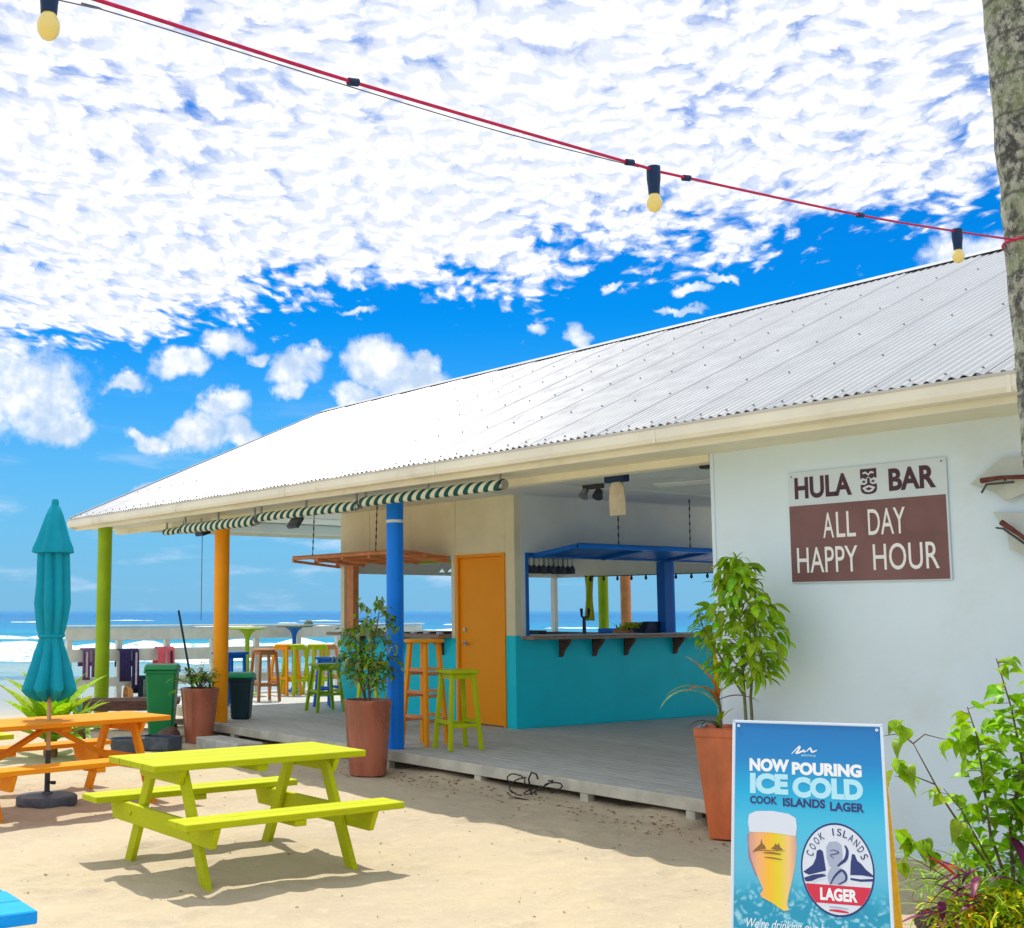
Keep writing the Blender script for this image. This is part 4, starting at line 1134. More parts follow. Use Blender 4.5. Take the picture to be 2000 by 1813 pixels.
def blade(points, w, m_, parent, name='leaf', fold=.3, nrm=Vector((0, 0, 1))):
    """strap leaf along points with width profile"""
    pts = [Vector(p) for p in points]; vs = []; n_ = len(pts)
    for i, p in enumerate(pts):
        t = i / (n_ - 1); tg = (pts[min(i + 1, n_ - 1)] - pts[max(i - 1, 0)]).normalized()
        sd_ = tg.cross(Vector((0, 0, 1))); sd_ = sd_.normalized() if sd_.length > .05 else Vector((1, 0, 0))
        un = sd_.cross(tg); ww = w / 2 * (math.sin(math.pi * (.12 + .88 * t) ** .9) ** .7 if t < 1 else .02)
        for s_ in (-1, 0, 1): vs.append(p + sd_ * (s_ * ww) + un * (abs(s_) * ww * fold))
    fs = [(i * 3 + j, i * 3 + j + 1, (i + 1) * 3 + j + 1, (i + 1) * 3 + j) for i in range(n_ - 1) for j in (0, 1)]
    me = bpy.data.meshes.new(name); me.from_pydata([tuple(v) for v in vs], [], fs); me.materials.append(M[m_]); me.polygons.foreach_set('use_smooth', [True] * len(me.polygons))
    return link(name, me, parent)
def arc(p, az, el, L, droop, n=7):
    """arching curve from p, start elevation el, drooping"""
    out = []; q = Vector(p); e_ = el
    for i in range(n):
        out.append(q.copy()); dv = Vector((math.cos(az) * math.cos(e_), math.sin(az) * math.cos(e_), math.sin(e_))); q = q + dv * (L / (n - 1)); e_ -= droop / (n - 1)
    return out

def round_pot(label, loc, h, rt, rb, m_='terra', sides=40):
    t = thing('terracotta_pot', label, 'pot', loc, random.random())
    MB().lathe([(rb * .9, 0), (rb, .01), (rb * 1.0 + (rt - rb) * .5, h * .5), (rt * .97, h * .93), (rt, h * .95), (rt, h), (rt - .03, h), (rt - .035, h - .05), (.01, h - .05)], sides).build('pot_wall', m_, t, smooth=True)
    MB().lathe([(.005, h - .052), (rt - .04, h - .052), (rt - .045, h - .045), (.005, h - .03)], 24).build('soil', 'soil', t, smooth=True)
    return t
round_pot('glazed brown terracotta pot with a slender shrub in front of the blue pillar', (-10.23, 7.155, 0), .73, .24, .18)
round_pot('glazed brown terracotta pot with a low bush, beside the green wheelie bin', (-13.87, 7.19, 0), .66, .235, .165)
# square tapered pot
t = thing('terracotta_pot', 'tall square tapered orange terracotta pot at the right end of the deck', 'pot', (-6.00, 7.33, 0), R_(30))
b = MB(); a0, a1, hh = .12, .195, .775
vs = []
for (a, z) in ((a0, 0), (a1 * .97, hh - .07), (a1, hh - .06), (a1, hh), (a1 - .03, hh), (a1 - .04, hh - .06)):
    vs += [(-a, -a, z), (a, -a, z), (a, a, z), (-a, a, z)]
fs = [(i * 4 + j, i * 4 + (j + 1) % 4, (i + 1) * 4 + (j + 1) % 4, (i + 1) * 4 + j) for i in range(5) for j in range(4)] + [(0, 3, 2, 1), (20, 21, 22, 23)]
b.add(vs, fs); b.build('pot_wall', 'terra_or', t, .008)
MB().box((0, 0, hh - .05), (a1 * 1.7, a1 * 1.7, .02)).build('soil', 'soil', t)

rnd = random.Random(11)
# slender shrub in the pot before the blue pillar
sh = thing('potted_shrub', 'slender small leaved shrub growing in the pot before the blue pillar', 'plant', (-10.23, 7.155, .69))
lm = [leaf_mesh('leaf', .080, .036, 'leaf_dark', .3), leaf_mesh('leaf', .07, .034, 'leaf', .5), leaf_mesh('leaf', .08, .034, 'leaf_pale', .7), leaf_mesh('leaf', .065, .03, 'leaf', .9)]
st = MB(); tips = []
stems = [((-.03, .0, 0), (-.13, -.06, .96)), ((.02, .01, 0), (.14, .06, 1.02)), ((.0, .02, 0), (.02, .02, .80)), ((-.02, 0, .0), (-.16, -.12, .62))]
for a, b_ in stems:
    a, b_ = Vector(a), Vector(b_); mid = a.lerp(b_, .5) + Vector((rnd.uniform(-.03, .03), rnd.uniform(-.03, .03), 0))
    pts = [a, a.lerp(mid, .5), mid, mid.lerp(b_, .5) + Vector((rnd.uniform(-.02, .02), 0, 0)), b_]
    st.tube(pts, [.010, .009, .008, .006, .003], 6)
    for i in range(13):
        t_ = rnd.uniform(.28, 1); k_ = min(3, int(t_ * 4)); p = pts[k_].lerp(pts[k_ + 1], t_ * 4 - k_)
        az = rnd.uniform(0, 6.28); L_ = rnd.uniform(.12, .30) * (1.25 - t_ * .55)
        tw_ = [p, p + Vector((math.cos(az), math.sin(az), .25)) * L_ * .5, p + Vector((math.cos(az), math.sin(az), -.05)) * L_]
        st.tube(tw_, [.004, .003, .002], 5)
        tips += [(tw_[2], az), (tw_[1], az), (tw_[1].lerp(tw_[2], .5), az)]
st.build('stem', 'bark', sh, smooth=True)
cnt = 0
for p, az in tips:
    for q in range(2):
        if cnt >= 290: break
        a2 = az + rnd.uniform(-1.3, 1.3)
        put_leaf(sh, rnd.choice(lm), p, (math.cos(a2), math.sin(a2), rnd.uniform(-.9, .2)), rnd.uniform(.8, 1.25), rnd.uniform(-.5, .5)); cnt += 1

it = []
for p, az in tips:
    for q in range(3):
        a2 = rnd.uniform(0, 6.28); it.append((rnd.choice(lm), Vector(p) + Vector((rnd.gauss(0, .035), rnd.gauss(0, .035), rnd.gauss(-.02, .04))), (math.cos(a2), math.sin(a2), rnd.uniform(-.9, .4)), rnd.uniform(.7, 1.2), rnd.uniform(-.8, .8)))
leafmass(sh, it)
# low bush in the far pot
lb_ = thing('potted_bush', 'low bushy plant with mixed green leaves in the pot beside the orange pillar', 'plant', (-13.87, 7.19, .62))
lm = [leaf_mesh('leaf', .15, .034, 'leaf', .5), leaf_mesh('leaf', .14, .034, 'leaf_dark', .4), leaf_mesh('leaf', .13, .03, 'leaf_yel', .5), leaf_mesh('leaf', .14, .032, 'leaf_pale', .4)]
st = MB()
for i in range(16):
    az = i * 2.4; el = rnd.uniform(.5, 1.35); pts = arc((0, 0, 0), az, el, rnd.uniform(.26, .42), .5, 5); st.tube(pts, [.006, .006, .005, .004, .003], 5)
    for j in range(13):
        p = pts[2].lerp(pts[4], j / 12); a2 = rnd.uniform(0, 6.28)
        put_leaf(lb_, rnd.choice(lm if i % 3 else lm[:2]), p, (math.cos(a2), math.sin(a2), rnd.uniform(-.1, .8)), rnd.uniform(.7, 1.15))
st.build('stem', 'stem', lb_, smooth=True)
for i, (dx, dz_) in enumerate(((-.16, -.05), (-.22, .02), (-.14, -.10))):
    blade(arc((-.12, -.15, .0), 3.5 + i * .4, .3, .22, 1.4), .04, 'leaf_lime', lb_)

# tall leafy plant against the white wall
tp = thing('leafy_plant', 'tall bushy bright green plant on two thin stems against the white wall', 'plant', (-5.72, 7.22, 0))
lm = [leaf_mesh('leaf', .115, .054, 'leaf', .45, n=6), leaf_mesh('leaf', .105, .050, 'leaf_lime', .7, n=6), leaf_mesh('leaf', .09, .044, 'leaf_lime', 1.1, n=6), leaf_mesh('leaf', .12, .056, 'leaf_lime', .3, n=6)]
st = MB()
st.tube([(-.01, 0, 0), (-.015, .01, .6), (-.03, 0, 1.2), (-.04, 0, 1.6), (-.05, 0, 1.98)], [.014, .012, .010, .007, .003], 8)
st.tube([(.03, .02, 0), (.035, .01, .6), (.03, 0, 1.0), (.08, 0, 1.4), (.12, -.02, 1.75)], [.013, .012, .010, .007, .003], 8)
st.tube([(-.02, 0, 1.0), (-.12, -.10, 1.25), (-.20, -.20, 1.48), (-.22, -.22, 1.62)], [.008, .007, .005, .002], 6)
cnt = 0; core = [Vector((-.04, 0, 0)), Vector((.08, -.02, 0))]
while cnt < 296:
    z = rnd.uniform(1.13, 1.97); u_ = (z - 1.10) / .88
    rmax = .33 * (math.sin(math.pi * min(1, max(.02, u_ * .90 + .06))) ** .60) * (1.10 - .45 * u_)
    az = rnd.uniform(0, 6.28); r = rmax * math.sqrt(rnd.uniform(.15, 1))
    c = Vector((-.03 + .05 * (1 - u_), -.02, z))
    p = c + Vector((math.cos(az) * r, math.sin(az) * r * .75, 0))
    if p.y > .30: continue
    a2 = az + rnd.uniform(-.7, .7)
    put_leaf(tp, rnd.choice(lm), p, (math.cos(a2), math.sin(a2), rnd.uniform(-.9, .35)), rnd.uniform(.75, 1.15), rnd.uniform(-.6, .6)); cnt += 1
    if cnt % 7 == 0: st.tube([c - Vector((0, 0, .08)), c.lerp(p, .5), p], [.004, .003, .002], 5)
for i in range(0):
    pass
it = []
for i in range(150):
    z = rnd.uniform(1.12, 1.93); u_ = (z - 1.10) / .88
    rmax = .29 * (math.sin(math.pi * min(1, max(.02, u_ * .90 + .08))) ** .62) * (1.10 - .42 * u_); az = rnd.uniform(0, 6.28); r = rmax * math.sqrt(rnd.uniform(0, 1))
    a2 = az + rnd.uniform(-1.2, 1.2)
    it.append((rnd.choice(lm[:3]), (-.03 + .05 * (1 - u_) + math.cos(az) * r, -.02 + math.sin(az) * r * .75, z), (math.cos(a2), math.sin(a2), rnd.uniform(-.8, .5)), rnd.uniform(.6, 1.05), rnd.uniform(-.8, .8)))
leafmass(tp, it)
for (p, az) in (((-.20, -.20, 1.5), 3.6), ((-.21, -.21, 1.4), 4.2), ((-.16, -.15, 1.28), 3.9)):
    for q in range(7):
        a2 = az + rnd.uniform(-1.2, 1.2); st.tube([p, Vector(p) + Vector((math.cos(a2), math.sin(a2), -.2)) * .03], .002, 4)
        blade(arc(Vector(p) + Vector((0, 0, rnd.uniform(-.08, .1))), a2, .2, .12, 1.5, 5), .035, 'leaf', tp)
for q in range(5):
    a2 = q * 1.25; blade(arc((-.05, 0, 1.96), a2, .9, .09, .8, 4), .014, 'leaf_lime', tp)
st.build('stem', 'stem', tp, smooth=True)

# croton in the square pot
cr_ = thing('croton', 'croton with long arching orange and striped green leaves in the square pot', 'plant', (-6.00, 7.33, .745))
MB().tube([(.0, -.06, -.02), (.0, -.06, .15), (-.01, -.07, .28)], [.014, .012, .010], 8).build('stem', 'stem', cr_, smooth=True)
to_cam = math.atan2(-7.22, 6.1)
left = math.atan2(-RT.y, -RT.x); right = math.atan2(RT.y, RT.x)
for (z, az, el, L_, dr2, w_, m_) in [(.40, left + .1, 1.15, .34, .7, .05, 'leaf_or'), (.36, left - .1, .75, .40, 1.7, .045, 'leaf_pale'), (.30, left + .25, .85, .52, 2.0, .045, 'leaf_pale'),
        (.33, left + .6, .95, .36, 1.6, .04, 'leaf_or'), (.38, right, .8, .30, 1.2, .04, 'leaf_lime'), (.34, right - .3, .5, .30, 1.2, .04, 'leaf_purple'), (.42, right + .4, 1.2, .26, .5, .035, 'leaf_lime'),
        (.36, to_cam, .8, .28, 1.4, .04, 'leaf_or'), (.42, left + 1.2, 1.4, .28, .4, .04, 'leaf_yel'), (.03, right - .2, 1.2, .18, .8, .04, 'leaf_yel'), (.0, left, 1.0, .26, 2.2, .03, 'leaf_purple'), (.02, left + .6, .9, .22, 2.0, .028, 'leaf_dark'), (.05, to_cam + .4, 1.1, .15, .9, .035, 'leaf_lime')]:
    blade(arc((-.01, -.07, z - .13 if z > .1 else z), az, el, L_ * 1.05, dr2, 9), w_ * 1.15, m_, cr_)

# spiky leaved plants on the left
def rosette(label, loc, n, L0, L1, w_, mats, seed, name='agave', el0=.35, el1=1.35):
    t_ = thing(name, label, 'plant', loc); r_ = random.Random(seed)
    MB().lathe([(.07, -.05), (.08, .05), (.065, .22), (.04, .30)], 12).build('stem', 'leaf_dry', t_, smooth=True)
    for i in range(n):
        az = i * 2.399 + r_.uniform(-.2, .2); f_ = i / n; el = el0 + (el1 - el0) * f_
        blade(arc((math.cos(az) * .03, math.sin(az) * .03, .16 + .14 * f_), az, el, r_.uniform(L0, L1), r_.uniform(.3, 1.0), 8), w_ * r_.uniform(.8, 1.1), r_.choice(mats), t_, fold=.35)
    return t_
rosette('large bright green broad leaved agave behind the teal parasol', (-13.45, 5.15, 0), 26, .62, .90, .21, ['leaf_lime', 'leaf_lime', 'leaf'], 5)
rosette('yellow green strap leaved plant at the left edge behind the orange table', (-13.3, 3.95, 0), 20, .45, .75, .09, ['leaf_lime', 'leaf', 'leaf_yel'], 9)
rosette('dark green strap leaved plant at the foot of the lime pillar', (-14.6, 5.95, -.02), 24, .30, .50, .06, ['leaf', 'leaf_dark'], 13, el0=.2)

# garden bed at the right
heart = [leaf_mesh('leaf', .105, .082, 'leaf_lime', .35, heart=True, n=7), leaf_mesh('leaf', .10, .078, 'leaf', .6, heart=True, n=7), leaf_mesh('leaf', .09, .072, 'leaf_lime', .9, heart=True, n=7)]
hs_ = thing('heart_leaf_shrub', 'tall straggly shrub with heart shaped lime leaves by the white wall', 'shrub', (-3.50 + RT.x * .11, 5.95 + RT.y * .11, 0))
O = Vector((-3.50, 5.95, 0)); st = MB()
def lp(x, y, D=6.35):
    """a place in the bed: metres along the view's right, height"""
    return FH * D + RT * x + Vector((0, 0, y)) - O
def branch(pts, r0, leaves, up=.2):
    pts = [Vector(p) for p in pts]; n_ = len(pts)
    st.tube(pts, [r0 * (1 - .75 * i / (n_ - 1)) for i in range(n_)], 6)
    for i in range(leaves):
        t_ = rnd.uniform(.30, 1) * (n_ - 1) * .999; k_ = int(t_); p = pts[k_].lerp(pts[k_ + 1], t_ - k_); az = rnd.uniform(0, 6.28)
        q_ = p + Vector((math.cos(az), math.sin(az), rnd.uniform(-.1, .4))) * rnd.uniform(.03, .07)
        st.tube([p, q_], .0018, 4)
        put_leaf(hs_, rnd.choice(heart), q_, (math.cos(az), math.sin(az), rnd.uniform(-.7, .8)), rnd.uniform(.55, 1.15), rnd.uniform(-.6, .6))
base_ = lp(3.12, .15)
branch([base_, lp(3.12, .55), lp(3.20, .85), lp(3.16, 1.12), lp(3.10, 1.36)], .011, 46)
branch([base_, lp(3.02, .50), lp(3.0, .75), lp(2.98, .98), lp(2.94, 1.12)], .010, 40)
branch([base_, lp(3.25, .60), lp(3.33, .9), lp(3.38, 1.2), lp(3.40, 1.33)], .010, 46)
branch([base_, lp(2.98, .42), lp(2.88, .62), lp(2.80, .72)], .007, 14)
branch([base_, lp(3.3, .5), lp(3.42, .7), lp(3.5, .9)], .008, 30)
branch([lp(3.12, .25), lp(3.2, .35), lp(3.28, .5), lp(3.2, .7)], .008, 34)
# long bare branch reaching left
branch([base_, lp(2.95, .42), lp(2.80, .66), lp(2.66, .94)], .010, 1)
branch([lp(2.66, .94), lp(2.60, .99), lp(2.53, .98), lp(2.48, .97)], .004, 0)
branch([lp(2.66, .94), lp(2.72, .985), lp(2.80, .965), lp(2.86, .955)], .004, 0)
branch([lp(2.76, .74), lp(2.66, .78), lp(2.56, .78)], .004, 0)
branch([base_, lp(2.9, .2), lp(2.78, .30), lp(2.60, .40)], .006, 0)
for (x_, z_, k_) in ((2.59, 1.03, 6), (2.58, .95, 3), (2.59, .83, 6), (2.62, .76, 3), (2.84, .97, 5), (2.90, .93, 4), (2.66, .46, 6), (2.60, .50, 4), (2.72, .40, 5), (2.60, .36, 3), (2.85, .48, 3), (2.90, .40, 4)):
    for q in range(k_):
        az = rnd.uniform(0, 6.28)
        put_leaf(hs_, rnd.choice(heart), lp(x_ + rnd.uniform(-.04, .04), z_ + rnd.uniform(-.03, .03)), (math.cos(az), math.sin(az), rnd.uniform(-1.1, .1)), rnd.uniform(.65, 1.0), rnd.uniform(-.6, .6))
st.build('stem', 'bark', hs_, smooth=True)
it = []
for i in range(380):
    x_ = rnd.uniform(2.98, 3.62); z_ = rnd.uniform(.3, 1.18) * (.75 + .25 * min(1, (x_ - 2.9) / .3)); az = rnd.uniform(0, 6.28)
    it.append((rnd.choice(heart), lp(x_, z_, rnd.uniform(6.25, 6.6)), (math.cos(az), math.sin(az), rnd.uniform(-.6, .8)), rnd.uniform(.55, 1.0), rnd.uniform(-.8, .8)))
leafmass(hs_, it)

gp = thing('spider_plant', 'tangle of thin striped grassy leaves under the heart leaved shrub', 'plant', (-3.50, 5.95, 0))
for i in range(230):
    x_ = rnd.uniform(2.92, 3.62); az = rnd.uniform(0, 6.28)
    blade(arc(lp(x_, rnd.uniform(.02, .22), rnd.uniform(6.1, 6.7)), az, rnd.uniform(.5, 1.4), rnd.uniform(.25, .55), rnd.uniform(1.2, 2.6), 7), .013, rnd.choice(['leaf_lime', 'leaf_pale', 'leaf', 'leaf_lime', 'leaf_lime']), gp)
yg = thing('yellow_ground_plant', 'yellow green trailing groundcover spilling over the rocks', 'plant', (-3.50, 5.95, 0))
ygb = MB()
for i in range(1500):
    x_ = rnd.uniform(2.80, 3.40); D_ = rnd.uniform(5.95, 6.35); az = rnd.uniform(0, 6.28)
    ps = arc(lp(x_, rnd.uniform(.0, .26) * (1.1 - abs(x_ - 3.08)), D_), az, rnd.uniform(-.2, 1.0), rnd.uniform(.04, .11), 1.4, 4)
    for a_, b__ in zip(ps[:-1], ps[1:]):
        sdv = (b__ - a_).cross(Vector((0, 0, 1))); sdv = sdv.normalized() * .006 if sdv.length > 1e-4 else Vector((.006, 0, 0))
        ygb.add([a_ - sdv, a_ + sdv, b__ + sdv * .7, b__ - sdv * .7], [(0, 1, 2, 3)])
half = len(ygb.f) // 2; yg2 = MB(); yg2.v = ygb.v; yg2.f = ygb.f[half:]; ygb.f = ygb.f[:half]
tag(ygb.build('foliage', 'leaf_yel', yg), kind='stuff'); tag(yg2.build('foliage', 'leaf_lime', yg), kind='stuff')
tr = thing('purple_tradescantia', 'purple leaved trailing plant at the left edge of the rock bed', 'plant', (-3.50, 5.95, 0))
for i in range(34):
    x_ = rnd.uniform(2.78, 3.10); az = left + rnd.uniform(-1.0, 1.2)
    blade(arc(lp(x_, rnd.uniform(.14, .38), rnd.uniform(6.0, 6.3)), az, rnd.uniform(-.5, .7), rnd.uniform(.11, .2), rnd.uniform(.2, 1.2), 6), rnd.uniform(.025, .04), rnd.choice(['leaf_purple', 'leaf_purple', 'leaf_red', 'leaf_dry']), tr)
blade(arc(lp(2.80, .19, 6.05), left + .1, .1, .34, .7, 7), .034, 'leaf_purple', tr)
blade(arc(lp(2.80, .22, 6.05), left - .1, .15, .20, .1, 7), .024, 'leaf_purple', tr)
for (x_, z_, a_, e_) in ((2.86, .12, left + .6, -1.1), (2.92, .10, left + 1.1, -1.2), (2.85, .14, left + .2, -.9)): blade(arc(lp(x_, z_, 6.0), a_, e_, .2, .3, 6), .03, 'leaf_dry', tr)
rl = thing('cordyline', 'single broad red leaf plant at the right edge of the bed', 'plant', (-3.50, 5.95, 0))
blade(arc(lp(3.18, .38, 6.1), right - .2, -.2, .30, .9, 7), .06, 'leaf_red', rl); blade(arc(lp(3.2, .36, 6.15), right + .4, .5, .26, .9, 7), .05, 'leaf_red', rl)
blade(arc(lp(3.2, .36, 6.15), right + 1.4, .9, .26, .9, 7), .05, 'leaf_purple', rl)
# bed soil mound and rocks
mb_ = bpy.data.meshes.new('garden_bed'); vs = []; n_ = 26
for j in range(n_):
    for i in range(n_):
        a, b_ = (i / (n_ - 1) - .5) * 2, (j / (n_ - 1) - .5) * 2; r2 = a * a + b_ * b_
        p = lp(3.42 + a * .62, 0, 6.55 + b_ * .5) ; hgt = .20 * max(0, 1 - r2) ** .6 - .05 + .03 * mnoise.noise(Vector((a * 4, b_ * 4, 0)))
        vs.append((p.x, p.y, hgt))
mb_.from_pydata(vs, [], [(j * n_ + i, j * n_ + i + 1, (j + 1) * n_ + i + 1, (j + 1) * n_ + i) for j in range(n_ - 1) for i in range(n_ - 1)])
mb_.materials.append(M['soil']); o_ = link('garden_bed', mb_, None, O); tag(o_, 'low mound of dark garden soil by the white wall', kind='structure')
for (x_, D_, r, sd_, lab) in ((3.10, 6.02, .12, 1.1, 'grey coral rock edging the bed, half under the trailing groundcover'), (3.36, 5.95, .17, 2.2, 'largest pale grey coral rock at the bottom right corner'), (2.92, 6.15, .08, 5.2, 'small coral rock at the left end of the bed edge'), (3.68, 6.0, .15, 7.2, 'grey coral rock edging the bed at the far right')):
    p = lp(x_, .04, D_) + O
    tag(link('rock', rock(r, sd_), None, p), lab, 'rock', 'coral rocks edging the garden bed')
lit_ = MB()
for i in range(120):
    p = lp(rnd.uniform(3.0, 3.5), rnd.uniform(.05, .2), rnd.uniform(6.0, 6.35)) + O; s_ = rnd.uniform(.015, .03)
    a_ = Vector((rnd.uniform(-1, 1), rnd.uniform(-1, 1), rnd.uniform(-.4, .4))).normalized() * s_; b__ = Vector((rnd.uniform(-1, 1), rnd.uniform(-1, 1), rnd.uniform(-.4, .4))).normalized() * s_ * .6
    lit_.add([p - a_, p - b__, p + a_, p + b__], [(0, 1, 2, 3)])
tag(lit_.build('leaf_litter', 'leaf_dry'), 'brown dead leaves lying in the garden bed', kind='stuff')

# ------------------------------------------------------------------ palm tree
PT = thing('palm_tree', 'palm trunk with mottled grey green bark at the right edge, cable tied round it', 'tree', (-2.735, 5.73, 0))
prof = [(0.03, 0, .22), (.0, .02, .17), (-.01, -.01, .155), (-.02, -.03, .15), (-.03, -.05, .15), (-.06, -.09, .145), (-.02, -.02, .14)]
zsv = [-.1, .4, 1.2, 2.0, 2.8, 4.6, 8.2]; tb_ = MB(); pts = []; rs = []
n_ = 110
for i in range(n_):
    t_ = i / (n_ - 1) * 5.999; k_ = int(t_); f_ = t_ - k_
    a, b_ = prof[k_], prof[k_ + 1]; z = zsv[k_] + (zsv[k_ + 1] - zsv[k_]) * f_
    pts.append((a[0] + (b_[0] - a[0]) * f_, a[1] + (b_[1] - a[1]) * f_, z)); rs.append((a[2] + (b_[2] - a[2]) * f_) * (1 + .035 * abs(math.sin(z * 17)) + .02 * random.uniform(-1, 1)))
tb_.tube(pts, rs, 40)
for i, v in enumerate(tb_.v):
    nn_ = mnoise.noise(Vector(v) * 14) * .007 + mnoise.noise(Vector(v) * 40) * .004
    c = Vector((pts[min(i // 40, n_ - 1)])); dv = (Vector(v) - c); dv.z = 0
    if dv.length > 0: tb_.v[i] = tuple(Vector(v) + dv.normalized() * nn_)
tb_.build('trunk', 'palm', PT, smooth=True)
for i in range(16):
    az = i * 2.4; pth = arc((-.02, -.02, 8.2), az, rnd.uniform(.2, 1.2), rnd.uniform(1.9, 2.4), 1.9, 12)
    fb_ = MB(); fb_.tube(pth, [.022 - .0016 * q for q in range(12)], 6)
    for q in range(1, 11):
        for ss_ in (0, .33, .66):
            p = pth[q].lerp(pth[q + 1] if q < 11 else pth[q], ss_); tg = (pth[min(q + 1, 11)] - pth[q - 1]).normalized(); sd_ = tg.cross(Vector((0, 0, 1))).normalized()
            for s_ in (-1, 1):
                L_ = .5 * math.sin(math.pi * (q + ss_) / 12) + .12; e_ = p + sd_ * s_ * L_ + tg * .2 - Vector((0, 0, .18)); w2 = tg * .02
                fb_.add([p - w2, p + w2, e_], [(0, 1, 2)])
    fb_.build('frond', 'leaf', PT)

# ------------------------------------------------------------------ string lights
pts0 = [(-2.294, .362, 2.815), (-2.323, .741, 2.852), (-2.34, .951, 2.862), (-2.40, 1.637, 2.876), (-2.507, 2.767, 2.930), (-2.521, 2.907, 2.939), (-2.636, 4.07, 3.053), (-2.716, 4.87, 3.152), (-2.80, 5.50, 3.245)]
def smoothpath(ps, n=8):
    ps = [Vector(p) for p in ps]; out = []
    for i in range(len(ps) - 1):
        p0 = ps[max(i - 1, 0)]; p1 = ps[i]; p2 = ps[i + 1]; p3 = ps[min(i + 2, len(ps) - 1)]
        for q in range(n):
            t_ = q / n; out.append(.5 * ((2 * p1) + (p2 - p0) * t_ + (2 * p0 - 5 * p1 + 4 * p2 - p3) * t_ ** 2 + (-p0 + 3 * p1 - 3 * p2 + p3) * t_ ** 3))
    return out + [ps[-1]]
mainp = [Vector((-2.24, -1.6, 2.74))] + [Vector(p) for p in pts0]
path = smoothpath(mainp)
cbm = MB(); cbm.tube(path, .0046, 8)
loop = [Vector((-2.765 + .168 * math.cos(a), 5.675 + .168 * math.sin(a), 3.25 + .01 * math.sin(a * 2))) for a in [q * math.pi / 12 for q in range(25)]]
cbm.tube(loop, .0058, 8)
SLT = thing('string_light_cable', 'pink red festoon cable sagging across the sky to the palm trunk', 'cable')
cbm.build('cable', 'pinkcable', SLT, smooth=True)
w2 = MB(); wp = [Vector((-2.24, -1.6, 2.66)), Vector((-2.33, .75, 2.826)), Vector((-2.345, .951, 2.847)), Vector((-2.40, 1.637, 2.862)), Vector((-2.46, 2.2, 2.888)), Vector((-2.507, 2.75, 2.925))]
w2.tube(smoothpath(wp), .0018, 6); w2.build('support_wire', 'thincable', SLT, smooth=True)
for p in ((-2.40, 1.637, 2.876), (-2.497, 2.70, 2.926), (-2.53, 2.99, 2.946), (-2.636, 4.07, 3.053)):
    p = Vector(p); MB().tube([p - Vector((0, .014, .002)), p + Vector((0, .014, .002))], .010, 10).build('clip', 'navy', SLT, smooth=True)
blabels = ['yellow festoon bulb hanging at the top left corner', 'yellow festoon bulb hanging above the middle of the roof', 'yellow festoon bulb hanging just left of the palm trunk']
root = None
for i, p in enumerate(((-2.322, .842, 2.871), (-2.512, 2.82, 2.933), (-2.713, 4.86, 3.150))):
    t = thing('festoon_bulb', blabels[i], 'light bulb', p, 0, 'festoon bulbs on the pink cable')
    MB().lathe([(.012, .012), (.021, .008), (.021, -.03), (.018, -.055), (.0165, -.078), (.01, -.078)][::-1], 18).build('socket', 'navy', t, smooth=True)
    MB().lathe([(.012, -.070), (.015, -.080), (.0225, -.095), (.0235, -.105), (.0215, -.118), (.014, -.129), (.004, -.134)][::-1], 24).build('glass', 'bulb', t, smooth=True)

# ------------------------------------------------------------------ wall sign
def plate(name, parent, x0, x1, y0, y1, z, t_, m_, bevel=0): return MB().b2((x0, y0, z), (x1, y1, z + t_)).build(name, m_, parent, bevel)
def flatpoly(name, polys, m_, parent, z):
    me = bpy.data.meshes.new(name); b = MB()
    for p in polys: b.add([(x_, y_, z) for x_, y_ in p], [tuple(range(len(p)))])
    me.from_pydata(b.v, [], b.f); me.materials.append(M[m_]); return link(name, me, parent)
S = thing('wall_sign', 'white and brown HULA BAR all day happy hour sign on the white wall', 'sign', (-5.584, 7.596, 1.792))
S.rotation_euler = (R_(90), 0, 0)          # local x right, y up, z towards the viewer
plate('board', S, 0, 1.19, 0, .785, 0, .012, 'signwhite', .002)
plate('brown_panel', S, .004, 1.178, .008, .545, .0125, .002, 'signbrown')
sx_ = lambda X: X + 5.584; sz_ = lambda Z: Z - 1.792
lettering('lettering', [('HULA', sx_(-5.53), sx_(-5.074), sz_(2.383), sz_(2.538), dict(bold=.035)), ('BAR', sx_(-4.797), sx_(-4.466), sz_(2.387), sz_(2.537), dict(bold=.035))], 'signdark', S, .0135)
lettering('lettering', [('A', sx_(-5.31), sx_(-5.225), sz_(2.10), sz_(2.275), dict(bold=.004)), ('LL', sx_(-5.205), sx_(-5.056), sz_(2.10), sz_(2.275), dict(bold=.004)), ('DAY', sx_(-4.962), sx_(-4.69), sz_(2.103), sz_(2.277), dict(bold=.004)),
    ('HAPPY', sx_(-5.53), sx_(-5.05), sz_(1.863), sz_(2.04), dict(bold=.004)), ('HOUR', sx_(-4.936), sx_(-4.47), sz_(1.866), sz_(2.042), dict(bold=.004))], 'p_white', S, .0160)
ex, ey, ew, eh = sx_(-5.006), sz_(2.377), .122, .174
E_ = lambda pts: [(ex + a * ew, ey + b_ * eh) for a, b_ in pts]
flatpoly('emblem', [E_([(0, 1), (.0, .60), (.15, .66), (.32, .60), (.5, .70), (.68, .60), (.85, .66), (1, .60), (1, 1)]),
    E_([(.42, .62), (.5, .66), (.58, .62), (.58, .45), (.72, .38), (1, .40), (1, .20), (.92, .08), (.75, .02), (.5, 0), (.25, .02), (.08, .08), (0, .20), (0, .40), (.28, .38), (.42, .45)])], 'signdark', S, .0135)
flatpoly('emblem', [E_([(.16, .86), (.34, .90), (.5, .80), (.66, .90), (.84, .86), (.84, .80), (.66, .82), (.5, .73), (.34, .82), (.16, .80)]),
    E_([(.10, .26), (.30, .32), (.5, .36), (.70, .32), (.90, .26), (.72, .12), (.5, .08), (.28, .12)])], 'signwhite', S, .0142)
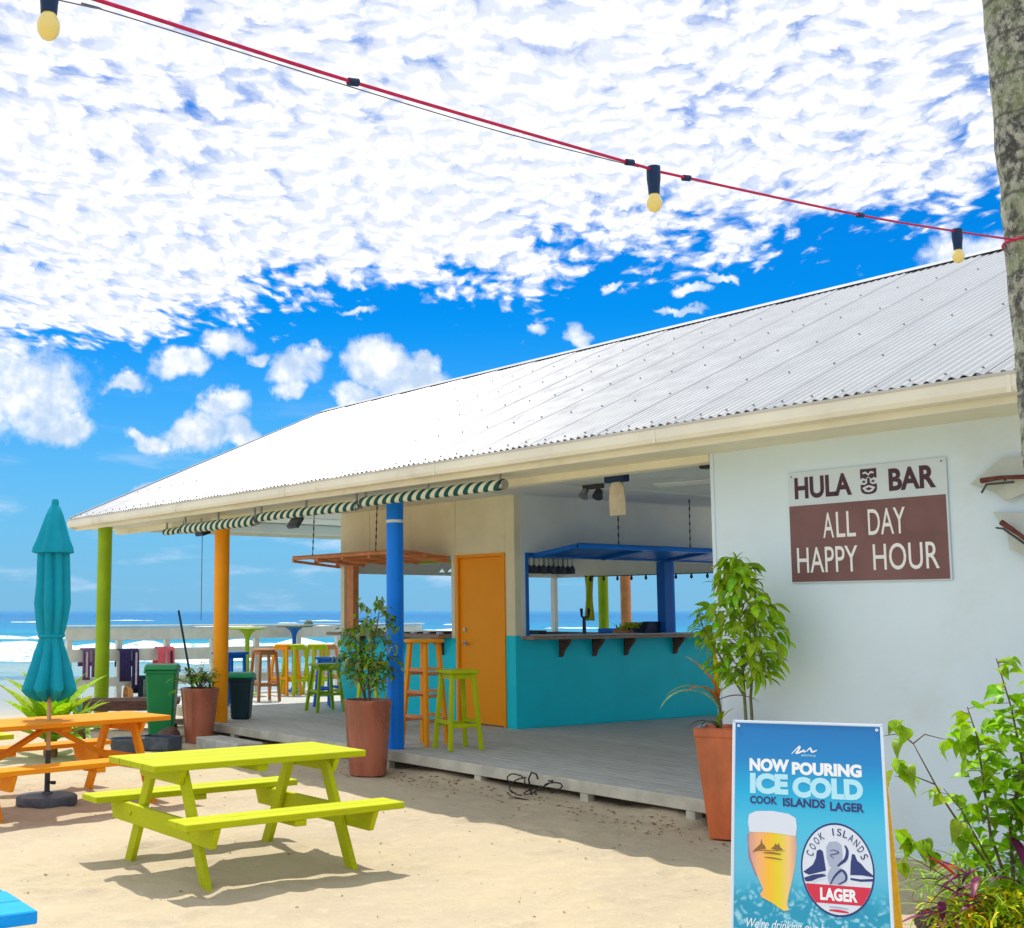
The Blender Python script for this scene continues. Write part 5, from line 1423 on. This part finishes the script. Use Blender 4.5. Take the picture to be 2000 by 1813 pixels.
flatpoly('emblem', [E_([(.28, .22), (.5, .28), (.72, .22), (.5, .15)]), E_([(.10, .50), (.22, .56), (.34, .50), (.22, .45)]), E_([(.66, .50), (.78, .56), (.90, .50), (.78, .45)])], 'signdark', S, .0149)
for (a, b_) in ((.03, .755), (1.16, .76)): MB().tube([(a, b_, .012), (a, b_, .016)], .007, 10).build('screw', 'roofscrew', S)

# diamond ornaments on the wall
def diamond(label, loc, tilt, fold):
    t = thing('wall_ornament', label, 'ornament', loc, 0, 'folded diamond ornaments on the white wall')
    t.rotation_euler = (R_(90), 0, 0)
    b = MB()
    pts = [(-.25, .0, .02), (-.02, .145, .05), (.17, .12, .03), (.30, .02, .02), (.16, -.06, .05), (-.02, -.125, .04), (-.10, -.06, .02)]
    rot = Matrix.Rotation(tilt, 3, 'Z'); pts = [rot @ Vector(p) for p in pts]; c = rot @ Vector((.02, .0, .11))
    b.add(pts + [c], [(i, (i + 1) % 7, 7) for i in range(7)]); b.add([p - Vector((0, 0, .006)) for p in pts] + [c - Vector((0, 0, .006))], [((i + 1) % 7, i, 7) for i in range(7)])
    b.build('panel', 'diamond', t)
    MB().tube([rot @ Vector((-.12, .005, .12)), rot @ Vector((.02, .012, .14)), rot @ Vector((.22, .0, .12))], [.018, .012, .016], 10).build('rod', 'redwood', t, smooth=True)
    MB().tube([rot @ Vector((-.16, -.06, .05)), rot @ Vector((-.09, -.02, .12)), rot @ Vector((.08, -.02, .125))], .007, 6).build('strut', 'darkmetal', t, smooth=True)
    MB().tube([rot @ Vector((.0, .0, -.02)), c], .008, 6).build('stand', 'darkmetal', t)
diamond('upper pale folded diamond ornament with a dark red rod, at the right of the sign', (-3.98, 7.58, 2.385), R_(0), 0)
diamond('lower pale folded diamond ornament with a dark red rod, at the right of the sign', (-3.90, 7.58, 2.05), R_(-38), 0)

# ------------------------------------------------------------------ A-frame poster
TL = Vector((-3.406, 4.222, 1.142)); TRt = Vector((-2.954, 4.526, 1.142)); BLf = Vector((-3.205, 3.897, .416))
ax_ = (TRt - TL).normalized(); dn = (BLf - TL).normalized(); dn = (dn - ax_ * dn.dot(ax_)).normalized(); ay_ = -dn; az_ = ax_.cross(ay_)
A = thing('sandwich_board', 'blue beer poster sandwich board on the sand, advertising ice cold lager', 'sign', TL)
A.rotation_euler = Matrix((ax_, ay_, az_)).transposed().to_euler()
LL = 1.142 / -dn.z          # length to the ground
plate('poster', A, 0, .545, -.98, 0, 0, .004, 'poster')
fr = MB(); fr.b2((-.012, -.99, -.012), (0, .010, .006)); fr.b2((.545, -.99, -.012), (.557, .010, .006)); fr.b2((-.012, .0005, -.012), (.557, .012, .006)); fr.build('frame', 'signwhite', A, .002)
MB().b2((0, -.985, -.016), (.545, 0, -.001)).build('backing_board', 'tan', A)
for x_ in (-.004, .515): MB().b2((x_, -LL, -.052), (x_ + .034, .0, -.0165)).build('front_leg', 'leaf_yel' if 0 else 'tan', A, .003)
inv = Matrix((ax_, ay_, az_))
def wloc(v): return inv @ (Vector(v) - TL)
hb = -az_; hb.z = 0; hb.normalize()
for x_ in (.012, .532):
    top = TL + ax_ * x_ - az_ * .06; bot = TL + ax_ * (x_ + (.062 if x_ > .3 else -.03)) + hb * .16; bot = Vector((bot.x, bot.y, -.02))
    mbx = MB(); mbx.bar(wloc(top), wloc(bot), .045, .03, (1, 0, 0)); mbx.build('back_leg', 'yellowwood', A, .003)
back = MB(); t0 = TL + ax_ * .03 - az_ * .075; b0 = TL + ax_ * .03 + hb * .13; b0 = Vector((b0.x, b0.y, .25))
back.add([wloc(t0), wloc(t0 + ax_ * .485), wloc(b0 + ax_ * .485), wloc(b0), wloc(t0 + hb * .01), wloc(t0 + ax_ * .485 + hb * .01), wloc(b0 + ax_ * .485 + hb * .01), wloc(b0 + hb * .01)], [(0, 1, 2, 3), (7, 6, 5, 4), (0, 4, 5, 1), (1, 5, 6, 2), (2, 6, 7, 3), (3, 7, 4, 0)])
back.build('back_panel', 'tan', A)
Z1 = .0046
def L_(s, x0, x1, v0, v1, **kw): return (s, x0, x1, -v1, -v0, kw)
lettering('lettering', [L_('NOW', .055, .205, .149, .203, bold=.055), L_('POURING', .215, .471, .158, .211, bold=.055)], 'p_white', A, Z1)
lettering('lettering', [L_('ICE', .057, .200, .210, .295, bold=.06), L_('COLD', .216, .473, .218, .303, bold=.06)], 'p_ice', A, Z1)
lettering('lettering', [L_('COOK', .057, .160, .304, .336, bold=.04), L_('ISLANDS', .180, .335, .306, .341, bold=.04), L_('LAGER', .352, .474, .313, .349, bold=.04)], 'p_navy', A, Z1)
# brush-script mark
def ribbon(pts, w, m_, name='emblem', z=Z1, parent=A):
    b = MB(); pts = smoothpath([(p[0], -p[1], 0) for p in pts], 5); n_ = len(pts); vs = []
    for i, p in enumerate(pts):
        tg = (pts[min(i + 1, n_ - 1)] - pts[max(i - 1, 0)]).normalized(); s_ = Vector((-tg.y, tg.x, 0)) * w / 2 * (.35 + .65 * math.sin(math.pi * (i + .5) / n_))
        vs += [(p.x - s_.x, p.y - s_.y, z), (p.x + s_.x, p.y + s_.y, z)]
    b.add(vs, [(2 * i, 2 * i + 1, 2 * i + 3, 2 * i + 2) for i in range(n_ - 1)])
    me = bpy.data.meshes.new(name); me.from_pydata(b.v, [], b.f); me.materials.append(M[m_]); return link(name, me, parent)
ribbon([(.215, .125), (.232, .105), (.246, .092), (.243, .105), (.232, .122), (.25, .115), (.262, .108), (.262, .116), (.272, .110)], .007, 'p_white')
ribbon([(.272, .112), (.284, .098), (.288, .105), (.292, .114), (.302, .110), (.310, .106)], .007, 'p_white', z=Z1 + .0003)
lettering('lettering', [L_('BREWING', .252, .305, .125, .134)], 'p_ice', A, Z1)
# beer glass
gl = [(.054, .44), (.226, .446), (.229, .50), (.222, .57), (.208, .635), (.197, .68), (.191, .715), (.198, .735), (.180, .742), (.14, .716), (.102, .698), (.094, .686), (.106, .668), (.086, .62), (.064, .56), (.053, .50)]
flatpoly('beer_glass', [[(a + .0, -b_) for a, b_ in [(.047, .46), (.060, .46), (.062, .54), (.085, .62), (.075, .61), (.052, .55)]]], 'p_purple', A, Z1)
flatpoly('beer_glass', [[(a, -b_) for a, b_ in gl]], 'p_beer', A, Z1 + .0003)
flatpoly('beer_foam', [[(a, -b_) for a, b_ in [(.056, .450), (.050, .41), (.054, .380), (.080, .366), (.14, .362), (.20, .370), (.226, .385), (.230, .42), (.226, .456), (.14, .448)]]], 'p_paper', A, Z1 + .0006)
flatpoly('glass_print', [[(a, -b_) for a, b_ in [(.068, .524), (.086, .506), (.096, .494), (.100, .474), (.104, .492), (.112, .500), (.118, .512), (.096, .516)]]], 'p_brown', A, Z1 + .0009)
flatpoly('glass_print', [[(a, -b_) for a, b_ in [(.134, .510), (.146, .500), (.152, .488), (.158, .497), (.163, .486), (.169, .503), (.180, .512), (.155, .515)]]], 'p_brown', A, Z1 + .0009)
ribbon([(.066, .530), (.090, .520), (.125, .519), (.186, .516)], .004, 'p_brown', z=Z1 + .0012)
ribbon([(.110, .545), (.14, .546), (.176, .550)], .005, 'p_brown', z=Z1 + .0009)
lettering('lettering', [L_('MATUTU', .108, .172, .522, .536)], 'p_brown', A, Z1 + .0009) if False else ribbon([(.108, .528), (.14, .527), (.172, .530)], .007, 'p_brown', z=Z1 + .0009)
# round lager badge
cx, cy, rx, ry = .371, .571, .129, .176
ell = lambda k_, n_=48: [(cx + rx * k_ * math.cos(q * 2 * math.pi / n_), -cy + ry * k_ * math.sin(q * 2 * math.pi / n_)) for q in range(n_)]
flatpoly('badge', [ell(1)], 'p_navy', A, Z1); flatpoly('badge', [ell(.955)], 'p_paper', A, Z1 + .0003)
def inell(k_, v0, v1, n_=14):
    """slice of the ellipse between heights v0..v1 (down-positive)"""
    out = []
    for q in range(n_ + 1):
        v_ = v0 + (v1 - v0) * q / n_; h_ = rx * k_ * math.sqrt(max(0, 1 - ((v_ - cy) / (ry * k_)) ** 2)); out.append((cx + h_, -v_))
    for q in range(n_ + 1):
        v_ = v1 + (v0 - v1) * q / n_; h_ = rx * k_ * math.sqrt(max(0, 1 - ((v_ - cy) / (ry * k_)) ** 2)); out.append((cx - h_, -v_))
    return out
flatpoly('badge', [inell(.95, .632, .700)], 'p_red', A, Z1 + .0006)
lettering('lettering', [L_('LAGER', .308, .437, .643, .690, bold=.045)], 'p_white', A, Z1 + .0009)
b = MB(); word = 'COOK ISLANDS'
for i, ch in enumerate(word):
    if ch == ' ':
        me = bpy.data.meshes.new('lettering'); me.from_pydata(b.v, [], b.f); me.materials.append(M['p_navy']); link('lettering', me, A); b = MB(); continue
    th = R_(158 - i * (136 / 11)); wch = .016 if ch != 'I' else .005
    vs, fs = text_mesh(ch, -wch / 2, wch / 2, -.014, .014, bold=.01)
    ro = math.atan2(ry * math.sin(th) * 1.0, rx * math.cos(th) * 1.0) - math.pi / 2; c_, s_ = math.cos(ro), math.sin(ro)
    X0, Y0 = cx + rx * .80 * math.cos(th), -cy + ry * .80 * math.sin(th)
    b.add([(X0 + x_ * c_ - y_ * s_, Y0 + x_ * s_ + y_ * c_, Z1 + .0009) for x_, y_, _ in vs], fs)
me = bpy.data.meshes.new('lettering'); me.from_pydata(b.v, [], b.f); me.materials.append(M['p_navy']); link('lettering', me, A)
pv = lambda L: [[(a, -b_) for a, b_ in q] for q in L]
for P_ in pv([[(.250, .590), (.268, .575), (.285, .560), (.296, .535), (.300, .507), (.312, .500), (.322, .508), (.327, .545), (.331, .580), (.300, .590), (.270, .600)],
    [(.415, .590), (.418, .545), (.424, .510), (.434, .512), (.442, .535), (.455, .545), (.470, .565), (.494, .585), (.494, .592), (.455, .588)],
    [(.252, .612), (.285, .598), (.330, .590), (.300, .606), (.270, .625), (.258, .625)], [(.415, .60), (.45, .603), (.493, .598), (.492, .608), (.45, .612), (.415, .608)]]): flatpoly('badge_picture', [P_], 'p_navy', A, Z1 + .0006)
for P_, z_ in zip(pv([[(.334, .49), (.345, .470), (.372, .466), (.388, .478), (.392, .52), (.380, .56), (.360, .575), (.342, .560), (.334, .53)], [(.345, .57), (.385, .565), (.400, .600), (.385, .628), (.340, .628), (.335, .60)]]), (.00062, .00075)): flatpoly('badge_picture', [P_], 'p_grey', A, Z1 + z_)
ribbon([(.400, .480), (.408, .50), (.402, .53), (.385, .548), (.372, .560)], .012, 'p_navy', z=Z1 + .0009)
ribbon([(.345, .630), (.360, .600), (.385, .575), (.400, .590), (.398, .612), (.372, .628)], .009, 'p_navy', z=Z1 + .0012)
ribbon([(.345, .505), (.360, .500), (.378, .508), (.365, .515), (.348, .520), (.36, .532)], .004, 'p_navy', z=Z1 + .0012)
ribbon([(.275, .622), (.30, .606), (.33, .598)], .010, 'p_navy', z=Z1 + .0015)
ribbon([(.338, .712), (.371, .713), (.405, .716)], .006, 'p_grey', z=Z1 + .0006); ribbon([(.338, .724), (.371, .725), (.405, .728)], .010, 'p_red', z=Z1 + .0006)
lettering('lettering', [L_("We're drinking our beer here", .047, .435, .775, .822, shear=.35)], 'p_white', A, Z1)
for (a, b_) in ((.012, -.014), (.533, -.014)): MB().tube([(a, b_, .004), (a, b_, .008)], .006, 10).build('screw', 'signwhite', A)

# ------------------------------------------------------------------ things in and on the bar
bag = thing('hanging_bag', 'cream cloth bag hanging from a dark bracket under the front beam', 'bag', (-7.44, 7.77, 2.73))
MB().b2((-.11, -.03, -.05), (.12, .05, .03)).build('bracket', 'navy', bag, .008)
vs = []; n_ = 20; zz = [-.04, -.10, -.18, -.26, -.33]
for j, z in enumerate(zz):
    ww = [.05, .082, .088, .088, .092][j]
    for i in range(n_):
        th = 2 * math.pi * i / n_; vs.append((math.cos(th) * ww * (1 + .06 * math.sin(5 * th + z * 20)), .02 + math.sin(th) * .028 * (1 + .2 * math.sin(4 * th)), z))
bgm = MB(); bgm.add(vs, [(j * n_ + i, j * n_ + (i + 1) % n_, (j + 1) * n_ + (i + 1) % n_, (j + 1) * n_ + i) for j in range(4) for i in range(n_)] + [tuple(range(4 * n_, 5 * n_))]); bgm.build('cloth', 'linen', bag, smooth=True)
fl = thing('flood_light', 'grey floodlight fixed under the ceiling above the orange shutter', 'lamp', (-14.6, 9.0, 2.86))
MB().box((0, 0, -.06), (.26, .06, .17), Matrix.Rotation(R_(-35), 3, 'X')).build('housing', 'slate', fl, .008); MB().b2((-.13, -.01, .0), (.13, .01, .14)).build('bracket', 'darkmetal', fl)
sp2 = thing('spot_lamp', 'silver twin spot lamp on the ceiling behind the cloth bag', 'lamp', (-9.95, 10.05, 3.0))
MB().tube([(-.12, 0, -.06), (-.12, -.05, -.13)], [.045, .06], 16).build('lamp_head', 'metal', sp2, smooth=True); MB().tube([(.08, 0, -.08), (.10, -.05, -.15)], [.045, .06], 16).build('lamp_head', 'darkmetal', sp2, smooth=True)
MB().b2((-.16, -.02, -.05), (.14, .02, .0)).build('mount', 'darkmetal', sp2)
fan = thing('ceiling_fan', 'ceiling fan with pale blades partly hidden by the white wall edge', 'fan', (-7.75, 9.55, 3.0))
MB().tube([(0, 0, 0), (0, 0, -.12)], .02, 10).build('rod', 'darkmetal', fan); MB().lathe([(.04, -.22), (.10, -.20), (.11, -.16), (.06, -.12)], 20).build('motor', 'navy', fan, smooth=True)
for i in range(3):
    o_ = MB().box((.42, 0, 0), (.62, .12, .01), Matrix.Rotation(R_(10), 3, 'X')).build('blade', 'ceil', fan, .003, loc=(0, 0, -.17), rotz=R_(70 + i * 120))
dk = thing('junction_box', 'small dark box under the beam at the white wall corner', 'box', (-6.42, 7.80, 2.76))
MB().b2((-.12, -.04, -.05), (.12, .06, .04)).build('case', 'black', dk, .01)
tp_ = thing('beer_tap', 'chrome beer tap with black handles on the right counter', 'beer tap', (SX - .22, 11.46, 1.305))
MB().tube([(0, 0, 0), (0, 0, .22)], [.025, .02], 14).build('column', 'darkmetal', tp_, smooth=True)
for s_ in (-1, 1): MB().tube([(0, s_ * .01, .20), (.02, s_ * .06, .22), (.02, s_ * .065, .32)], [.012, .014, .02], 10).build('handle', 'black', tp_, smooth=True)
til = thing('menu_stand', 'dark wedge shaped stand on the right counter beside the blue post', 'stand', (SX - .15, 12.62, 1.305))
MB().prism([(-.20, 0), (.14, 0), (.14, .15), (-.09, .15)], (.05, 0, 0), (0, 1, 0), (0, 0, 1), -.12).build('case', 'navy', til, .006)
fr_ = thing('fruit_bowl', 'bowl heaped with limes behind the dark stand', 'bowl', (SX - .75, 12.95, 1.26))
MB().b2((-.35, -.25, -1.0), (.05, .25, -.0)).build('cabinet', 'brown', fr_)
MB().lathe([(.06, 0), (.12, .03), (.16, .10), (.15, .10), (.05, .03)], 20).build('bowl', 'slate', fr_, smooth=True)
for i in range(22):
    a = i * 2.4; r = .13 * math.sqrt((i % 11) / 11); lm_ = MB().lathe([(.004, -.033), (.026, -.02), (.032, 0), (.026, .02), (.004, .033)], 10, (0, 0, 0)).mesh('fruit', 'fruit', smooth=True) if i == 0 else lm_
    link('fruit', lm_, fr_, (r * math.cos(a), r * math.sin(a), .10 + .05 * (i // 11)))
pot2 = thing('potted_herb', 'small yellow green herb in a brown tray on the counter', 'plant', (SX - .4, 12.35, 1.292))
MB().b2((-.08, -.12, 0), (.08, .12, .05)).build('tray', 'copper', pot2, .006)
for i in range(26): blade(arc((rnd.uniform(-.05, .05), rnd.uniform(-.09, .09), .05), rnd.uniform(0, 6.28), rnd.uniform(.8, 1.4), rnd.uniform(.06, .13), .8, 4), .02, rnd.choice(['leaf_lime', 'leaf_yel']), pot2)
bl = thing('counter_mat', 'small bright blue tray on the far counter', 'tray', (-13.55, 13.95, 1.262)); MB().b2((-.13, -.12, .0), (.13, .12, .07)).build('tray', 'bluep', bl, .01)
bn = thing('hanging_banner', 'narrow yellow green banner hanging in the bar window', 'banner', (-14.23, 14.22, 2.14))
vs = []; n_ = 10
for j in range(12):
    for i in range(n_ + 1): vs.append(((i / n_ - .5) * .19, .02 * math.sin(i * .9 + j * .4), -.70 * j / 11))
me = bpy.data.meshes.new('cloth'); me.from_pydata(vs, [], [(j * (n_ + 1) + i, j * (n_ + 1) + i + 1, (j + 1) * (n_ + 1) + i + 1, (j + 1) * (n_ + 1) + i) for j in range(11) for i in range(n_)]); me.materials.append(M['limep']); me.polygons.foreach_set('use_smooth', [True] * len(me.polygons)); link('cloth', me, bn)
MB().tube([(-.11, 0, .0), (.11, 0, 0)], .008, 8).build('rail', 'darkmetal', bn)
# hanging glasses and dark cups
rk = thing('glass_rack', 'rack of upturned stemmed glasses hanging in the right hatch', 'rack', (SX - .30, 10.95, 2.20))
MB().b2((-.12, -.42, .06), (.12, .42, .085)).build('shelf', 'brown', rk)
gm = MB().lathe([(.030, .05), (.004, .045), (.004, -.03), (.025, -.05), (.038, -.09), (.034, -.14)], 14)
gm = gm.mesh('glass', 'slate', smooth=True)
for i in range(5):
    for j in range(3): link('glass', gm, rk, (-.08 + j * .08, -.34 + i * .165, 0))
rk2 = thing('glass_rack', 'three clear upturned glasses hanging in the left hatch', 'rack', (-13.05, FY + .35, 2.18))
MB().b2((-.55, -.10, .05), (.45, .12, .09)).build('shelf', 'greenp', rk2)
gm2 = MB().lathe([(.030, .05), (.004, .045), (.004, -.02), (.028, -.045), (.036, -.075), (.030, -.10)], 14).mesh('glass', 'glass', smooth=True)
for i in range(4): link('glass', gm2, rk2, (-.12 + i * .1 + (.05 if i else -.03), 0, 0))
fs2 = thing('bulb_string', 'row of small dark bulbs along the back header of the bar', 'lights', (-14.0, 14.22, 2.10))
MB().tube([(-.3, 0, .03), (2.4, 0, .03)], .006, 6).build('wire', 'black', fs2)
for i in range(9): MB().lathe([(.004, -.045), (.018, -.03), (.022, -.01), (.012, .02), (.01, .03)], 10, (i * .29 - .2, 0, 0)).build('bulb', 'black', fs2, smooth=True)
# cups on the left counter
for i in range(3):
    cpp = thing('coaster_stack', ['small white stack of coasters on the left counter, leftmost', 'small white stack of coasters on the left counter, middle', 'small white stack of coasters on the left counter, rightmost'][i], 'coasters', (-13.5 + i * .28, FY + .1, 1.293), 0, 'coaster stacks on the left counter')
    MB().lathe([(.004, 0), (.045, 0), (.045, .025), (.004, .026)], 14).build('stack', 'stripeline', cpp, smooth=True)

# ------------------------------------------------------------------ clutter under the deck edge
cw = MB(); r_ = random.Random(4)
for k_ in range(5):
    c = Vector((-8.35 + k_ * .12, 7.44 - r_.uniform(0, .12), .06)); pts = []
    for q in range(14):
        a = q / 13 * math.pi * r_.uniform(1.3, 1.9) + k_; pts.append(c + Vector((math.cos(a) * .10, math.sin(a) * .05, .05 + math.sin(a * .7 + k_) * .07)))
    cw.tube(pts, .006, 6)
cw.tube([(-8.45, 7.40, .02), (-8.35, 7.34, -.0), (-8.2, 7.30, .01), (-8.05, 7.33, .0)], .007, 6)
cw.tube([(-8.22, 7.47, .02), (-8.22, 7.44, .16), (-8.17, 7.43, .22), (-8.11, 7.43, .21), (-8.09, 7.43, .17)], .008, 6)
tag(cw.build('cable_coil', 'black', smooth=True), 'tangle of black cable lying under the deck edge', 'cable')
deb = MB()
for i in range(520):
    if i < 330: x_, y_ = r_.uniform(-11.5, -5.0), 7.45 - abs(r_.gauss(0, .22))
    else: x_, y_ = r_.uniform(-12, -3.5), r_.uniform(2.2, 7.3)
    s_ = r_.uniform(.006, .022) * (1.2 if i < 330 else .8); z = gh(x_, y_) + .004
    a = r_.uniform(0, 6.28); ca, sa = math.cos(a) * s_, math.sin(a) * s_
    deb.add([(x_ - ca, y_ - sa, z), (x_ + sa * .5, y_ - ca * .5, z + .006), (x_ + ca, y_ + sa, z), (x_ - sa * .5, y_ + ca * .5, z + .004)], [(0, 1, 2, 3)])
tag(deb.build('debris', 'leaf_dry'), 'dry leaves and bits scattered on the sand', kind='stuff')
crl = MB()
for i in range(260):
    x_, y_ = r_.uniform(-13, -2.5), r_.uniform(1.6, 7.4); s_ = r_.uniform(.004, .014); z = gh(x_, y_)
    crl.add([(x_ + s_, y_, z), (x_, y_ + s_, z), (x_ - s_, y_, z), (x_, y_ - s_, z), (x_, y_, z + s_ * .8)], [(0, 1, 4), (1, 2, 4), (2, 3, 4), (3, 0, 4)])
tag(crl.build('coral_bits', 'decktrim'), 'small pale coral fragments on the sand', kind='stuff')
# broom handle leaning behind the far pot
bo_ = thing('umbrella_pole', 'dark pole leaning up behind the pot beside the orange pillar', 'pole', (-14.1, 7.35, 0))
MB().tube([(.0, .0, .0), (-.10, -.30, 1.60)], .014, 10).build('pole', 'bin_dark', bo_, smooth=True)
